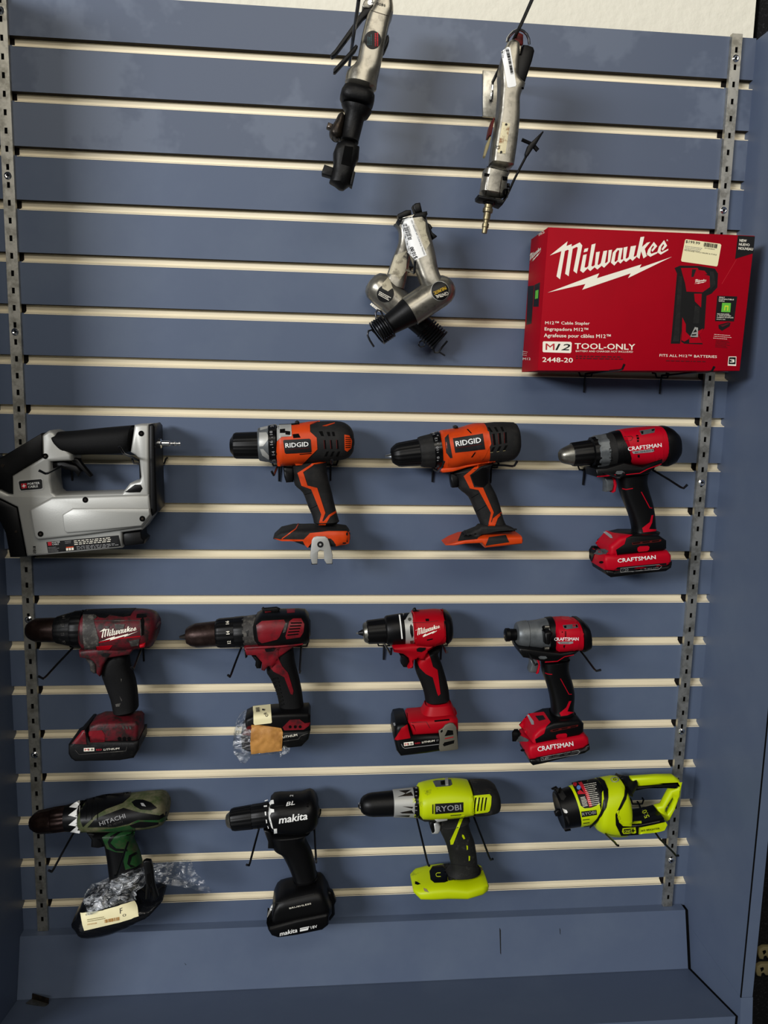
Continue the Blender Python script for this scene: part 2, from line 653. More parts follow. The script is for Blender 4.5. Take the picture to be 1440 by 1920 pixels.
            for (p, nn), q in zip(dr, P2):
                h = t / 1000
                if wob:
                    h += wob / 1000 * (noise.noise(Vector((q[0] * .02, q[1] * .02, 3))) + .4)
                vs.append(p + nn * h)
            F = [tuple(b0 + idx[i] for i in f) for f in of]
            fs += F
            ec = {}
            for f in F:
                for i in range(len(f)):
                    e = (f[i], f[(i + 1) % len(f)])
                    k = (min(e), max(e))
                    ec[k] = None if k in ec else e
            low = {}
            for k, e in ec.items():
                if e:
                    for i in e:
                        if i not in low:
                            low[i] = len(vs)
                            vs.append(vs[i] - dr[i - b0][1] * (t / 1000 * 1.6))
                    fs.append((e[1], e[0], low[e[0]], low[e[1]]))
        return s.mk(name, vs, fs, m, par, solid=solid, label=label, angle=50)

    def text(s, txt, m, p0, p1, h, bold=.0, shear=0., t=.75, par=None, name='lettering', label=None):
        cu = bpy.data.curves.new('tmp', 'FONT')
        cu.body = txt
        cu.resolution_u = 2
        cu.shear = shear
        ob = bpy.data.objects.new('tmp', cu)
        COL.objects.link(ob)
        dg = bpy.context.evaluated_depsgraph_get()
        me = ob.evaluated_get(dg).to_mesh()
        V = [(v.co.x, v.co.y) for v in me.vertices]
        F = [tuple(p.vertices) for p in me.polygons]
        ob.evaluated_get(dg).to_mesh_clear()
        bpy.data.objects.remove(ob)
        bpy.data.curves.remove(cu)
        if not V:
            return
        xa, xb = min(v[0] for v in V), max(v[0] for v in V)
        yb = max(v[1] for v in V)
        ya = min(0, min(v[1] for v in V)) if not any(ch in txt for ch in 'gjpqy,') else 0
        dx, dy = p1[0] - p0[0], p1[1] - p0[1]
        L = math.hypot(dx, dy)
        ux, uy = dx / L, dy / L
        nx, ny = uy, -ux
        pts = []
        e = bold * h * .75
        offs = [(0, 0)] if e < .3 else [(-e, 0), (e, 0), (0, -e * .6), (0, e * .6)]
        nv, F0, F = len(V), F, []
        for k, (ox, oy) in enumerate(offs):
            for x, y in V:
                a = (x - xa) / (xb - xa) * (L - 2 * e) + e + ox
                b = (y - ya) / (yb - ya) * (h - e) + e * .5 + oy
                pts.append((p0[0] + ux * a + nx * b, p0[1] + uy * a + ny * b))
            F += [tuple(i + k * nv for i in f) for f in F0]
        dr = s.drape(pts)
        o = s.mk(name, [p + n * (t / 1000 + .00001 * (i // nv)) for i, (p, n) in enumerate(dr)], F, m, par, solid=False, smooth=False, label=label)
        return o

    def scrawl(s, m, x0, y0, x1, rows, h, name='fine_print', seed=1):
        """rows of very small print: short bars too small to read in the photo"""
        rnd = random.Random(seed)
        P = []
        dx, dy = x1[0] - x0[0], x1[1] - x0[1]
        ex, ey = y0[0] - x0[0], y0[1] - x0[1]
        L = math.hypot(dx, dy)
        for r in range(rows):
            f = (r + .5) / rows
            u = 0.
            end = rnd.uniform(.75, 1.)
            while u < end:
                w_ = rnd.uniform(.03, .1)
                b = (x0[0] + ex * f + dx * u, x0[1] + ey * f + dy * u)
                c = (b[0] + dx * w_, b[1] + dy * w_)
                q = (-dy / L * h, dx / L * h)
                P.append([b, c, (c[0] + q[0], c[1] + q[1]), (b[0] + q[0], b[1] + q[1])])
                u += w_ + .025
        return s.flat(name, m, P, t=1.5 if m in ('print_teal', 'print_red') or seed in (23, 24) else .8)

    def flat(s, name, m, polys, t=.8, par=None, label=None):
        """small flat print shapes, corners only"""
        vs, fs = [], []
        for p in polys:
            dr = s.drape(p)
            b = len(vs)
            vs += [q + n * (t / 1000) for q, n in dr]
            tr = tessellate_polygon([[Vector((x, y, 0)) for x, y in p]])
            fs += [tuple(b + i for i in q) for q in tr]
        return s.mk(name, vs, fs, m, par, solid=False, smooth=False, label=label)

    def bars(s, m, a, b, c, n, seed=3, name='barcode'):
        """barcode: bars across a->b, height a->c"""
        rnd = random.Random(seed)
        P = []
        u = 0.
        for i in range(n):
            w_ = rnd.choice((.3, .5, .7)) / n
            p = (a[0] + (b[0] - a[0]) * u, a[1] + (b[1] - a[1]) * u)
            q = (a[0] + (b[0] - a[0]) * (u + w_), a[1] + (b[1] - a[1]) * (u + w_))
            e = (c[0] - a[0], c[1] - a[1])
            P.append([p, q, (q[0] + e[0], q[1] + e[1]), (p[0] + e[0], p[1] + e[1])])
            u += 1. / n
        return s.flat(name, m, P)

    def disc(s, name, m, x, y, r, t=.6, ry=None, rot=0, par=None, n=20, label=None):
        ry = ry or r
        P = []
        for k in range(n):
            a = 2 * math.pi * k / n
            u, v = r * math.cos(a), ry * math.sin(a)
            P.append((x + u * math.cos(rot) - v * math.sin(rot), y + u * math.sin(rot) + v * math.cos(rot)))
        return s.patch(name, m, P, t=t, par=par, label=label)

    def line(s, name, m, pts, wd, t=.5, par=None):
        P = []
        for a, b in zip(pts, pts[1:]):
            L = math.hypot(b[0] - a[0], b[1] - a[1])
            nx, ny = -(b[1] - a[1]) / L * wd / 2, (b[0] - a[0]) / L * wd / 2
            P.append([(a[0] + nx, a[1] + ny), (b[0] + nx, b[1] + ny), (b[0] - nx, b[1] - ny), (a[0] - nx, a[1] - ny)])
        return s.patch(name, m, P, t=t, par=par)

    def tube(s, name, m, pts, r, par=None, label=None):
        """pts (u, v, depth)"""
        vs, fs = [], []
        tubevf([s.w(*p) for p in pts], r / 1000, vs, fs)
        return s.mk(name, vs, fs, m, par, label=label)


LOGO = [[(35, 265), (235, 105), (222, 158), (282, 135), (278, 165), (372, 117), (400, 152), (338, 468), (300, 438), (350, 175), (335, 168), (292, 190), (247, 498), (207, 470), (248, 205), (235, 200), (205, 215), (150, 532), (110, 500), (165, 215)],
        [(425, 190), (468, 180), (458, 218), (415, 230)],
        [(410, 260), (450, 250), (425, 398), (445, 402), (466, 384), (462, 408), (410, 460), (376, 435)],
        [(505, 142), (550, 130), (502, 383), (520, 388), (540, 372), (536, 400), (490, 440), (462, 415)],
        [(555, 228), (598, 220), (572, 368), (586, 372), (608, 350), (638, 215), (680, 208), (655, 348), (668, 350), (686, 332), (697, 205), (735, 200), (712, 335), (645, 402), (618, 380), (570, 422), (538, 397)],
        [(745, 230), (790, 183), (855, 178), (832, 308), (845, 313), (866, 298), (862, 322), (830, 355), (800, 331), (800, 300), (816, 212), (803, 202), (779, 232), (762, 330), (774, 338), (798, 314), (798, 334), (760, 378), (722, 345)],
        [(865, 175), (910, 165), (888, 296), (900, 301), (922, 282), (945, 162), (1005, 152), (978, 275), (990, 280), (1008, 264), (1004, 288), (965, 325), (940, 302), (892, 338), (858, 312)],
        [(1055, 58), (1098, 52), (1072, 168), (1128, 120), (1165, 112), (1103, 190), (1122, 268), (1138, 262), (1088, 298), (1062, 215), (1043, 303), (1008, 277)],
        [(1140, 200), (1205, 112), (1243, 160), (1188, 224), (1178, 205), (1208, 165), (1196, 152), (1176, 182), (1166, 232), (1178, 245), (1245, 222), (1243, 240), (1165, 280), (1125, 252)],
        [(1262, 165), (1320, 92), (1355, 155), (1303, 210), (1292, 193), (1322, 150), (1312, 135), (1290, 165), (1280, 212), (1292, 226), (1368, 188), (1366, 205), (1283, 255), (1243, 228)]]
BOLT = [(10, 682), (590, 465), (565, 520), (1065, 365), (1045, 405), (1410, 278), (915, 518), (945, 465), (400, 650), (435, 585)]


def script_logo(s, m, a, b, k=1., t=.7, vert=None):
    """the slanted script word over its lightning stroke; a and b are where the stroke's two ends fall"""
    z = complex(b[0] - a[0], b[1] - a[1]) / complex(1400, -404)
    f = lambda p: ((z * complex(p[0] - 10, (p[1] - 682) * k)).real + a[0], (z * complex(p[0] - 10, (p[1] - 682) * k)).imag + a[1])
    if vert:
        f = lambda p: (a[0] + (p[0] - 10) / 1400 * (b[0] - a[0]), a[1] + (p[0] - 10) / 1400 * (b[1] - a[1]) + (p[1] - 682 + .2886 * (p[0] - 10)) * vert)
    s.flat('lettering', m, [[f(p) for p in l] for l in LOGO], t=t)
    s.flat('lightning_stroke', m, [[f(p) for p in BOLT]], t=t)


HN = [0]


def hook(base, knee, tip, label, L=.15, leg=True, r=.0017, bracket=True, drop=0.):
    o = props(bpy.data.objects.new('wire_hook', None), label, 'hook', 'wire hooks on the slatwall')
    b = W(base[0], base[1], .006)
    o.location = b
    COL.objects.link(o)
    k = W(knee[0], knee[1], L)
    t = W(tip[0], tip[1], L + .004)
    vs, fs = [], []
    m1 = b.lerp(k, .93)
    m1.z -= .001
    dz = Vector((0, 0, -drop))
    tubevf([b, b + (k - b) * .05, b + (k - b) * .15 + dz, b + (k - b) * .6 + dz, m1, k, k.lerp(t, .55), t], [r, r, r, r, r, r, r, r * 1.15], vs, fs)
    mk('arm', vs, fs, 'wire', o, b)
    if bracket:
        vs, fs = [], []
        for sx in (1,):
            tubevf([b + Vector((-.012, .010, .004)), b + Vector((-.0115, 0, .003)), b + Vector((-.009, -.001, -.004)), b + Vector((.009, -.001, -.004)), b + Vector((.0115, 0, .003)), b + Vector((.012, .010, .004))], r * .9, vs, fs)
        if leg:
            tubevf([b + Vector((0, 0, 0)), b + Vector((0, .0015, -.006)), b + Vector((0, .0035, -.030))], r * .9, vs, fs)
        mk('bracket', vs, fs, 'wire', o, b)
    return o
# ------------------------------------------------------------------ air ratchet
t = T('air_ratchet', 'silver air ratchet with black head nose down at the top of the slatwall', 'air tool', (600, 0, 9), .10, (800, 900), 'air tools')
t.loft('handle', 'castmetal', [(925, -180, 1200, -140, 19), (920, 0, 1215, 30, 20), (870, 180, 1228, 255, 21), (785, 320, 1170, 420, 21), (695, 660, 1100, 760, 21), (608, 1080, 1010, 1190, 21), (455, 1220, 975, 1350, 22, 2.4), (415, 1440, 940, 1580, 23, 2.1)], n=4)
t.text('9800', 'print_black', (1112, 75), (962, 42), 42, bold=.01)
t.line('seam', 'darkmetal', [(860, 178), (1150, 268)], 10, t=.25)
t.disc('badge', 'print_black', 890, 675, 140, t=.7, ry=155, n=28)
t.scrawl('print_teal', (790, 770), (870, 770), (790, 590), 3, 14, seed=21)
t.scrawl('print_red', (905, 790), (975, 790), (905, 570), 2, 22, seed=22)
t.slab('trigger_lever', 'black', [(880, 90), (905, 30), (890, 150), (780, 260), (730, 300), (640, 420), (330, 830), (255, 925), (200, 955), (178, 910), (250, 835), (575, 380), (620, 300), (700, 190), (740, 130), (800, 120)], 6, bev=1)
t.slab('pivot_bracket', 'steel', [(740, 130), (715, 95), (740, 20), (790, -40), (880, -40), (900, 30), (880, 100), (820, 135)], 8, bev=1)
t.disc('pivot_pin', 'chrome', 845, 50, 42, t=1.5)
t.slab('safety_lever', 'black', [(605, 745), (640, 770), (600, 850), (262, 1218), (225, 1215), (230, 1160), (420, 950)], 5, bev=1)
t.slab('reverse_knob', 'black', [(1150, 570), (1168, 620), (1165, 700), (1095, 860), (1060, 880), (1120, 620)], 8)
t.crop = (580, 160, 9)
t.loft('collar_nut', 'black_worn', [(590, 0, 1090, 150, 22), (540, 100, 1098, 220, 25), (515, 200, 1090, 300, 25), (545, 290, 1072, 390, 24)], n=3.4, sm=0, cap=.92)
t.loft('neck', 'black_worn', [(545, 300, 1060, 440, 21, 2.2), (560, 370, 990, 560, 20, 2.2), (600, 440, 925, 590, 17, 2.2), (530, 880, 830, 960, 17, 2.2), (515, 930, 825, 1000, 18)], sm=0, cap=.95)
t.loft('head', 'black_worn', [(470, 945, 825, 1000, 17, 3), (395, 1160, 850, 1060, 18, 3), (400, 1240, 830, 1260, 18, 3), (405, 1340, 765, 1380, 16, 3), (380, 1480, 745, 1500, 18, 2.5), (335, 1640, 690, 1690, 17, 2.5), (420, 1740, 650, 1785, 13, 2.5)], sm=1)
t.patch('head_window', 'void', [(598, 1020), (742, 1040), (690, 1370), (535, 1330)], t=.3)
t.slab('square_drive', 'black_worn', [(255, 1332), (410, 1385), (380, 1540), (215, 1492), (208, 1460)], 8, bev=1.2)
t.slab('pawl_button', 'black_worn', [(730, 1430), (778, 1462), (728, 1690), (685, 1665)], 11, bev=1)
t.loft('spare_head', 'darkmetal', [(500, 480, 600, 500, 12), (430, 620, 590, 640, 14), (345, 760, 560, 780, 16), (340, 850, 540, 900, 16), (400, 915, 500, 935, 12)], n=2.4)
t.slab('spare_drive', 'darkmetal', [(320, 618), (400, 650), (365, 738), (290, 700)], 6, bev=1)
t.disc('drive_dimple', 'chrome', 328, 692, 9, t=.6, n=10)

# ------------------------------------------------------------------ air saw
t = T('air_saw', 'worn silver air saw with black paddle and white barcode label, hung by a chrome ring', 'air tool', (890, 40, 9.6), .12, (600, 1200), 'air tools')
t.loft('body', 'castmetal', [(575, 372, 800, 405, 15), (500, 540, 800, 600, 16), (425, 900, 760, 1040, 18), (405, 1150, 905, 1180, 19), (400, 1290, 850, 1300, 19), (385, 1450, 815, 1440, 19), (365, 1700, 812, 1700, 19), (330, 1920, 795, 1940, 19), (280, 2260, 750, 2300, 19), (240, 2620, 690, 2690, 19)], n=4.5, sm=2)
t.slab('paddle_lever', 'black', [(880, 408), (960, 415), (1060, 455), (1084, 520), (1040, 700), (910, 1088), (735, 1035), (715, 900), (760, 595), (830, 590)], 11, bev=2.5)
t.slab('inlet_plug', 'redpaint', [(740, 205), (800, 188), (880, 228), (880, 400), (850, 440), (780, 430), (715, 380)], 9, bev=2)
t.slab('spacer', 'castmetal', [(785, 425), (852, 432), (825, 590), (765, 585)], 10, bev=1)
t.patch('price_label', 'label_white', [(480, 545), (600, 462), (640, 480), (748, 1140), (735, 1170), (620, 1195), (590, 1180)], t=.4, solid=True)
t.bars('ink', (560, 500), (648, 965), (610, 490), 26)
t.disc('pivot_hole', 'void', 862, 1202, 20)
t.tube('hanging_ring', 'chrome', [(585, 370, .12), (600, 310, .12), (640, 250, .12), (700, 190, .12), (760, 160, .12), (820, 152, .12), (880, 180, .12), (940, 240, .12), (975, 320, .12), (985, 420, .12)], 2.0)
t.crop = (880, 220, 8.35)
t.patch('nameplate', 'rust_plate', [(520, 75), (638, 97), (562, 572), (440, 552)], t=.6, solid=True)
t.text('CE', 'print_black', (478, 500), (480, 440), 60, bold=.02)
t.disc('rivet', 'print_black', 497, 543, 17, t=1)
t.disc('rivet', 'print_black', 575, 112, 17, t=1)
t.loft('gear_case', 'castmetal', [(225, 770, 640, 850, 19), (200, 860, 625, 910, 19), (185, 960, 600, 960, 18), (148, 1220, 560, 1300, 17)], n=4, sm=0)
t.line('seam', 'void', [(275, 772), (630, 850)], 12, t=.3)
t.patch('case_recess', 'void', [[(240, 870), (320, 885), (300, 935), (235, 925)], [(515, 920), (600, 935), (590, 1000), (520, 985)]], t=.3)
t.line('case_edge', 'darkmetal', [(285, 920), (255, 1230)], 10, t=.3)
t.line('case_edge', 'darkmetal', [(505, 930), (465, 1250)], 12, t=.3)
t.slab('case_foot', 'black_worn', [(145, 1205), (210, 1225), (330, 1255), (450, 1275), (545, 1285), (590, 1245), (610, 1110), (640, 1120), (600, 1250), (520, 1370), (440, 1345), (420, 1310), (330, 1290), (210, 1280), (150, 1255)], 14, bev=1.5)
t.disc('release_button', 'black', 570, 1170, 55, t=1.2)
t.slab('side_button', 'black', [(600, 1025), (640, 1030), (635, 1090), (590, 1090)], 7)
t.rev('inlet_nut', 'black_worn', (322, 1270), (310, 1400), [(0, 90), (5, 115), (80, 112), (95, 95), (110, 70)], N=6, angle=30)
t.rev('brass_fitting', 'brass', (308, 1340), (232, 1820), [(0, 72), (80, 68), (95, 85), (150, 82), (162, 60), (265, 58), (275, 40), (320, 40), (330, 56), (385, 56), (395, 46), (480, 42)])
t.tube('blade_lever', 'black', [(545, 1300, .12), (610, 1180, .12), (700, 980, .12), (800, 780, .12), (890, 610, .12)], 1.7)
t.slab('blade_clamp', 'black', [(885, 620), (880, 560), (920, 440), (960, 395), (1005, 355), (1155, 208), (1168, 225), (1050, 420), (990, 500), (925, 600)], 4, bev=1)
t.tube('clamp_wing', 'black', [(822, 350, .12), (970, 415, .12)], 2.6)
t.tube('clamp_wing', 'black', [(1000, 440, .12), (1072, 520, .12)], 3.2)
t.slab('side_decal', 'redpaint', [(385, 0), (400, 10), (345, 280), (310, 280), (340, 120)], df=.128, db=.105, bev=.5)
t.slab('bare_blade', 'tan', [(330, 290), (345, 320), (300, 480), (250, 620), (228, 595), (270, 420)], 5, bev=.8)

# ------------------------------------------------------------------ air hammers (crossed pair)
t = T('air_hammer', 'silver air hammer behind, its barrel and spring pointing down right', 'air tool', (660, 360, 5.818), .030, (420, 1000), 'air tools')
t.loft('handle', 'castmetal', [(430, 340, 640, 330, 12), (500, 420, 690, 420, 13), (500, 560, 700, 560, 14), (440, 720, 640, 740, 15), (390, 870, 600, 930, 16), (360, 940, 590, 1000, 17), (330, 1030, 560, 1100, 17)], n=3.4)
t.slab('hose_plug', 'black', [(500, 240), (590, 195), (645, 195), (650, 240), (610, 262), (510, 290)], 10)
t.rev('cylinder', 'castmetal', (198, 962), (572, 1290), [(0, 10), (8, 80), (35, 130), (90, 165), (200, 172), (430, 168)])
t.patch('worn_label', 'label_dirty', [(470, 690), (600, 640), (590, 860), (520, 960), (470, 900), (400, 895)], t=.4)
t.patch('torn_label', 'label_dirty', [(330, 1000), (400, 925), (420, 1010), (430, 1060), (380, 1090), (320, 1030)], t=.4)
t.bars('ink', (545, 720), (600, 640), (590, 740), 8)
t.disc('badge', 'print_black', 365, 1110, 92, t=1, n=26)
t.scrawl('print_white', (305, 1075), (290, 1120), (430, 1145), 3, 8, seed=23)
t.patch('torn_label', 'label_dirty', [(325, 1010), (400, 940), (440, 1050), (390, 1085), (330, 1050)], t=1.4)
t.scrawl('print_white', (225, 1185), (215, 1215), (325, 1265), 1, 26, seed=24)
t.rev('barrel', 'black', (565, 1282), (850, 1532), [(0, 125), (300, 115), (375, 100)])


def spring(t, p0, p1, r, n, wire, d):
    a, b = t.w(*p0, d), t.w(*p1, d)
    ax = (b - a).normalized()
    u = ax.cross(Vector((0, -1, 0))).normalized()
    v = u.cross(ax)
    R = r / t.crop[2] * .00082
    N = n * 20
    vs, fs = [], []
    tubevf([a + (b - a) * (i / N) + (u * math.cos(i * math.pi / 10) + v * math.sin(i * math.pi / 10)) * R for i in range(N + 1)], wire / 1000, vs, fs, n=6)
    t.mk('retainer_spring', vs, fs, 'wire')


t.rev('spring_core', 'void', (800, 1485), (950, 1620), [(0, 95), (190, 95)])
spring(t, (800, 1480), (965, 1630), 122, 7, 1.6, .030)
t.tube('spring_hook', 'wire', [(885, 1700, .03), (900, 1750, .03), (945, 1750, .03), (985, 1690, .03), (1040, 1625, .03)], 1.5)
t.tube('spring_hook', 'wire', [(950, 1745, .03), (1015, 1785, .03)], 1.3)
t.tube('spring_eye', 'wire', [(735, 1640, .04), (725, 1670, .04), (750, 1690, .04), (790, 1680, .04), (790, 1640, .04), (760, 1620, .04), (735, 1640, .04)], 1.2)

t = T('air_hammer', 'front silver air hammer with $10.00 label, barrel and spring pointing down left', 'air tool', (660, 360, 5.818), .085, (800, 900), 'air tools')
t.loft('handle', 'castmetal', [(505, 300, 822, 208, 13), (535, 350, 815, 290, 14), (575, 520, 855, 460, 15), (630, 700, 905, 660, 16), (690, 860, 935, 820, 17), (735, 1000, 960, 900, 18), (790, 1090, 1010, 990, 18)], n=3.4)
t.slab('handle_flare', 'black_worn', [(500, 290), (660, 262), (690, 230), (822, 205), (822, 235), (805, 300), (770, 270), (560, 300), (530, 330)], 14.5, bev=2)
t.slab('air_inlet', 'black', [(662, 145), (695, 118), (745, 112), (768, 210), (690, 228)], 9, bev=2)
t.slab('trigger', 'black', [(820, 330), (855, 350), (880, 385), (865, 410), (880, 440), (932, 480), (885, 512), (860, 470), (840, 400)], 6)
t.rev('cylinder', 'castmetal', (628, 1305), (1105, 985), [(0, 150), (4, 165), (380, 168), (450, 158), (510, 128), (550, 80), (568, 20)])
t.rev('barrel', 'black', (650, 1290), (392, 1460), [(0, 158), (60, 152), (110, 138), (290, 112), (300, 95)])
t.rev('spring_core', 'void', (400, 1455), (285, 1530), [(0, 95), (130, 95)])
spring(t, (400, 1455), (270, 1545), 128, 6, 1.6, .085)
t.tube('spring_hook', 'wire', [(300, 1600, .085), (255, 1540, .09), (215, 1505, .09), (180, 1515, .09), (168, 1560, .09), (195, 1620, .09), (240, 1690, .09)], 1.5)
t.tube('spring_hook', 'wire', [(265, 1375, .085), (255, 1320, .085), (280, 1285, .085), (315, 1300, .085), (345, 1360, .085)], 1.4)
t.patch('price_label', 'label_white', [(530, 315), (660, 262), (690, 400), (760, 560), (815, 690), (690, 740), (610, 660), (570, 480)], t=.4, solid=True)
t.patch('old_label', 'label_dirty', [(675, 290), (740, 285), (800, 330), (805, 430), (850, 560), (800, 640), (740, 450)], t=.3, solid=True)
t.text('$10.00', 'ink', (722, 715), (672, 590), 45, bold=.03, t=.9)
t.text('CENTRAL PNEUMATIC AIR HAMMER 2525', 'ink', (800, 685), (655, 305), 16, bold=.02, t=.9)
t.bars('ink', (558, 350), (615, 525), (596, 342), 20)
t.text('PP732645', 'ink', (655, 480), (622, 365), 16, t=.9)
t.disc('badge_rim', 'silver', 958, 1080, 100, t=.6, n=28, ry=106)
t.disc('badge', 'print_black', 958, 1080, 92, t=1.2, n=28, ry=98)
t.text('CENTRAL', 'print_white', (1038, 1085), (905, 1130), 34, bold=.03, t=1.8)
t.text('PNEUMATIC', 'print_amber', (1015, 1030), (885, 1092), 34, bold=.03, t=1.8)

# ------------------------------------------------------------------ red carton
t = T('product_carton', 'large red carton of a cable stapler standing on two wire hooks', 'box', (960, 410, 3), .1, (750, 855))
P4 = [(205, 48), (1366, 96), (1281, 856), (145, 854)]
t.slab('carton', 'box_red', P4, df=.105, db=.012, bev=.6)
t.crop = (1025, 435, 6)
t.flat('lettering', 'print_white', LOGO, t=.25)
t.flat('lightning_stroke', 'print_white', [BOLT], t=.25)
t.text('R', 'print_white', (1348, 102), (1366, 104), 18, t=.3)
t.crop = (960, 410, 3)
for s_, a, b, h in (('M12™ Cable Stapler', (186, 594), (437, 597), 17), ('Engrapadora M12™', (183, 629), (428, 634), 19), ('Agrafeuse pour câbles M12™', (179, 666), (555, 672), 21), ('2448-20', (170, 806), (342, 810), 27), ('FITS ALL M12™ BATTERIES', (829, 776), (1152, 784), 15), ('TOOL-ONLY', (352, 733), (692, 738), 33)):
    t.text(s_, 'print_white', a, b, h, bold=.035 if h > 25 else .025, t=.3)
t.text('BATTERY AND CHARGER NOT INCLUDED', 'print_white', (358, 750), (680, 754), 10, bold=.02, t=.3)
t.scrawl('print_dark', (358, 764), (358, 788), (660, 770), 2, 5, seed=4)
t.scrawl('print_dark', (865, 792), (865, 802), (1110, 797), 1, 4, seed=5)
t.patch('badge', 'print_white', [(178, 690), (330, 693), (336, 700), (333, 750), (328, 756), (176, 751), (172, 745), (173, 695)], t=.2, g=60)
t.text('M', 'print_red', (188, 738), (238, 739), 36, bold=.02, t=.5)
t.text('12', 'print_black', (243, 739), (326, 741), 36, bold=.04, shear=.25, t=.5)
t.patch('corner_flag', 'print_black', [(1270, 95), (1366, 100), (1357, 195), (1255, 226)], t=.3, g=60)
t.text('NEW', 'print_white', (1278, 130), (1318, 133), 15, bold=.03, t=.6)
t.text('NUEVO', 'print_white', (1275, 152), (1335, 156), 15, bold=.03, t=.6)
t.text('NOUVEAU', 'print_white', (1272, 174), (1354, 180), 15, bold=.03, t=.6)
t.crop = (1240, 440, 7.68)
t.patch('price_sticker', 'label_cream', [(355, 66), (845, 132), (862, 150), (810, 440), (795, 458), (295, 388), (284, 368), (340, 80)], t=.3, g=200)
t.text('$199.99', 'ink', (345, 122), (550, 152), 45, bold=.03, t=.6)
t.bars('ink', (603, 170), (800, 198), (612, 112), 22)
t.text('PPT0028641', 'ink', (620, 200), (765, 220), 14, t=.6)
t.scrawl('print_grey', (340, 150), (330, 215), (590, 185), 3, 7, seed=6)
t.text('MILWAUKEE TOOLS NAILERS & STAPLE', 'ink', (328, 232), (792, 300), 17, bold=.02, t=.6)
# printed stapler picture
t.patch('picture', 'print_black', [(190, 480), (270, 445), (540, 450), (770, 490), (815, 560), (805, 760), (720, 850), (650, 880), (620, 1350), (540, 1430), (595, 1580), (330, 1570), (285, 1540), (290, 1180), (345, 1270), (420, 1300), (455, 1050), (400, 980), (420, 850), (335, 830), (270, 1570), (135, 1570), (150, 1420), (225, 560)], t=.2, g=150)
R_ = [[(280, 480), (520, 480), (560, 560), (710, 600), (720, 740), (590, 830), (360, 820), (340, 700), (300, 560)], [(530, 510), (620, 520), (660, 570), (570, 580)], [(470, 850), (580, 850), (570, 1050), (480, 960)], [(300, 1190), (350, 1290), (350, 1400), (430, 1480), (330, 1540), (290, 1520)], [(510, 1400), (600, 1350), (570, 1420), (530, 1440), (590, 1560), (400, 1560), (400, 1490), (520, 1480)]]
t.flat('picture_housing', 'box_red', R_, t=.45)
t.flat('picture_rail', 'charcoal', [[(240, 600), (300, 600), (250, 1540), (160, 1540), (180, 1430)], [(690, 530), (750, 530), (780, 720), (700, 800)], [(480, 1020), (550, 1050), (540, 1280), (450, 1280)], [(440, 500), (500, 500), (460, 610), (430, 610)]], t=.6)
t.flat('picture_clip', 'silver', [[(480, 1330), (525, 1340), (525, 1475), (412, 1470)]], t=.6)
t.flat('picture_clip_hole', 'print_black', [[(490, 1360), (510, 1400), (450, 1410)], [(435, 1435), (500, 1430), (498, 1450), (432, 1455)]], t=.8)
z_ = ((470, 710), (650, 672))
script_logo(t, 'print_white', *z_, t=.8)
t.patch('compatibility_panel', 'print_black', [(805, 880), (1092, 890), (1045, 1250), (773, 1245)], t=.25, g=150)
for s_, a, b, h in (('ONLY', (828, 912), (912, 914), 18), ('COMPATIBLE', (824, 938), (1042, 945), 18), ('WITH', (822, 965), (905, 968), 18), ('MILWAUKEE', (802, 1150), (975, 1155), 16), ('1" INSULATED', (800, 1173), (1000, 1178), 16), ('CABLE STAPLES', (796, 1198), (1035, 1204), 16), ('MNM1-600', (792, 1225), (918, 1229), 13)):
    t.text(s_, 'print_white', a, b, h, bold=.03, t=.5)
t.patch('staple_icon', 'print_green', [(875, 982), (1000, 985), (990, 1118), (860, 1113)], t=.45, g=150)
t.flat('staple_icon_mark', 'print_lime', [[(910, 1020), (965, 1022), (958, 1095), (943, 1095), (948, 1040), (920, 1040), (912, 1093), (898, 1092)]], t=.65)
t.flat('picture_staples', 'print_black', [[(820, 1300), (960, 1262), (995, 1270), (980, 1320), (870, 1385), (825, 1350)]], t=.4)
t.flat('picture_staples', 'print_dark', [[(845, 1310), (960, 1275), (985, 1280), (880, 1330)]], t=.6)
t.scrawl('print_white', (762, 1420), (742, 1500), (1025, 1440), 3, 6, seed=8)
t.scrawl('print_dark', (785, 1510), (770, 1620), (985, 1525), 6, 6, seed=9)
t.patch('layer_mark_rim', 'print_white', [(968, 1755), (1080, 1755), (1075, 1890), (955, 1885)], t=.25, g=200)
t.patch('layer_mark', 'print_black', [(975, 1765), (1070, 1765), (1066, 1868), (965, 1865)], t=.45, g=200)
t.text('3', 'print_white', (982, 1842), (1052, 1844), 50, bold=.06, t=.7)
t.line('tape_edge', 'print_red', [(1080, 360), (870, 710)], 5, t=.3)
# left end face of the carton
t.crop = (960, 410, 3)
script_logo(t, 'print_white', (97, 255), (166, 178), t=.3, vert=.1)
t.patch('side_picture', 'print_black', [(90, 380), (125, 375), (110, 590), (82, 598)], t=.3, g=60)
t.patch('side_panel', 'print_black', [(128, 372), (158, 358), (150, 495), (120, 495)], t=.3, g=60)
t.patch('side_icon', 'print_green', [(134, 405), (150, 400), (147, 448), (131, 452)], t=.5, g=60)
t.scrawl('print_white', (60, 740), (58, 770), (92, 745), 3, 2, seed=2)
t.text('2448-20', 'print_white', (152, 98), (186, 80), 14, t=.3)
t.text('M12', 'print_white', (62, 795), (105, 795), 13, t=.3)

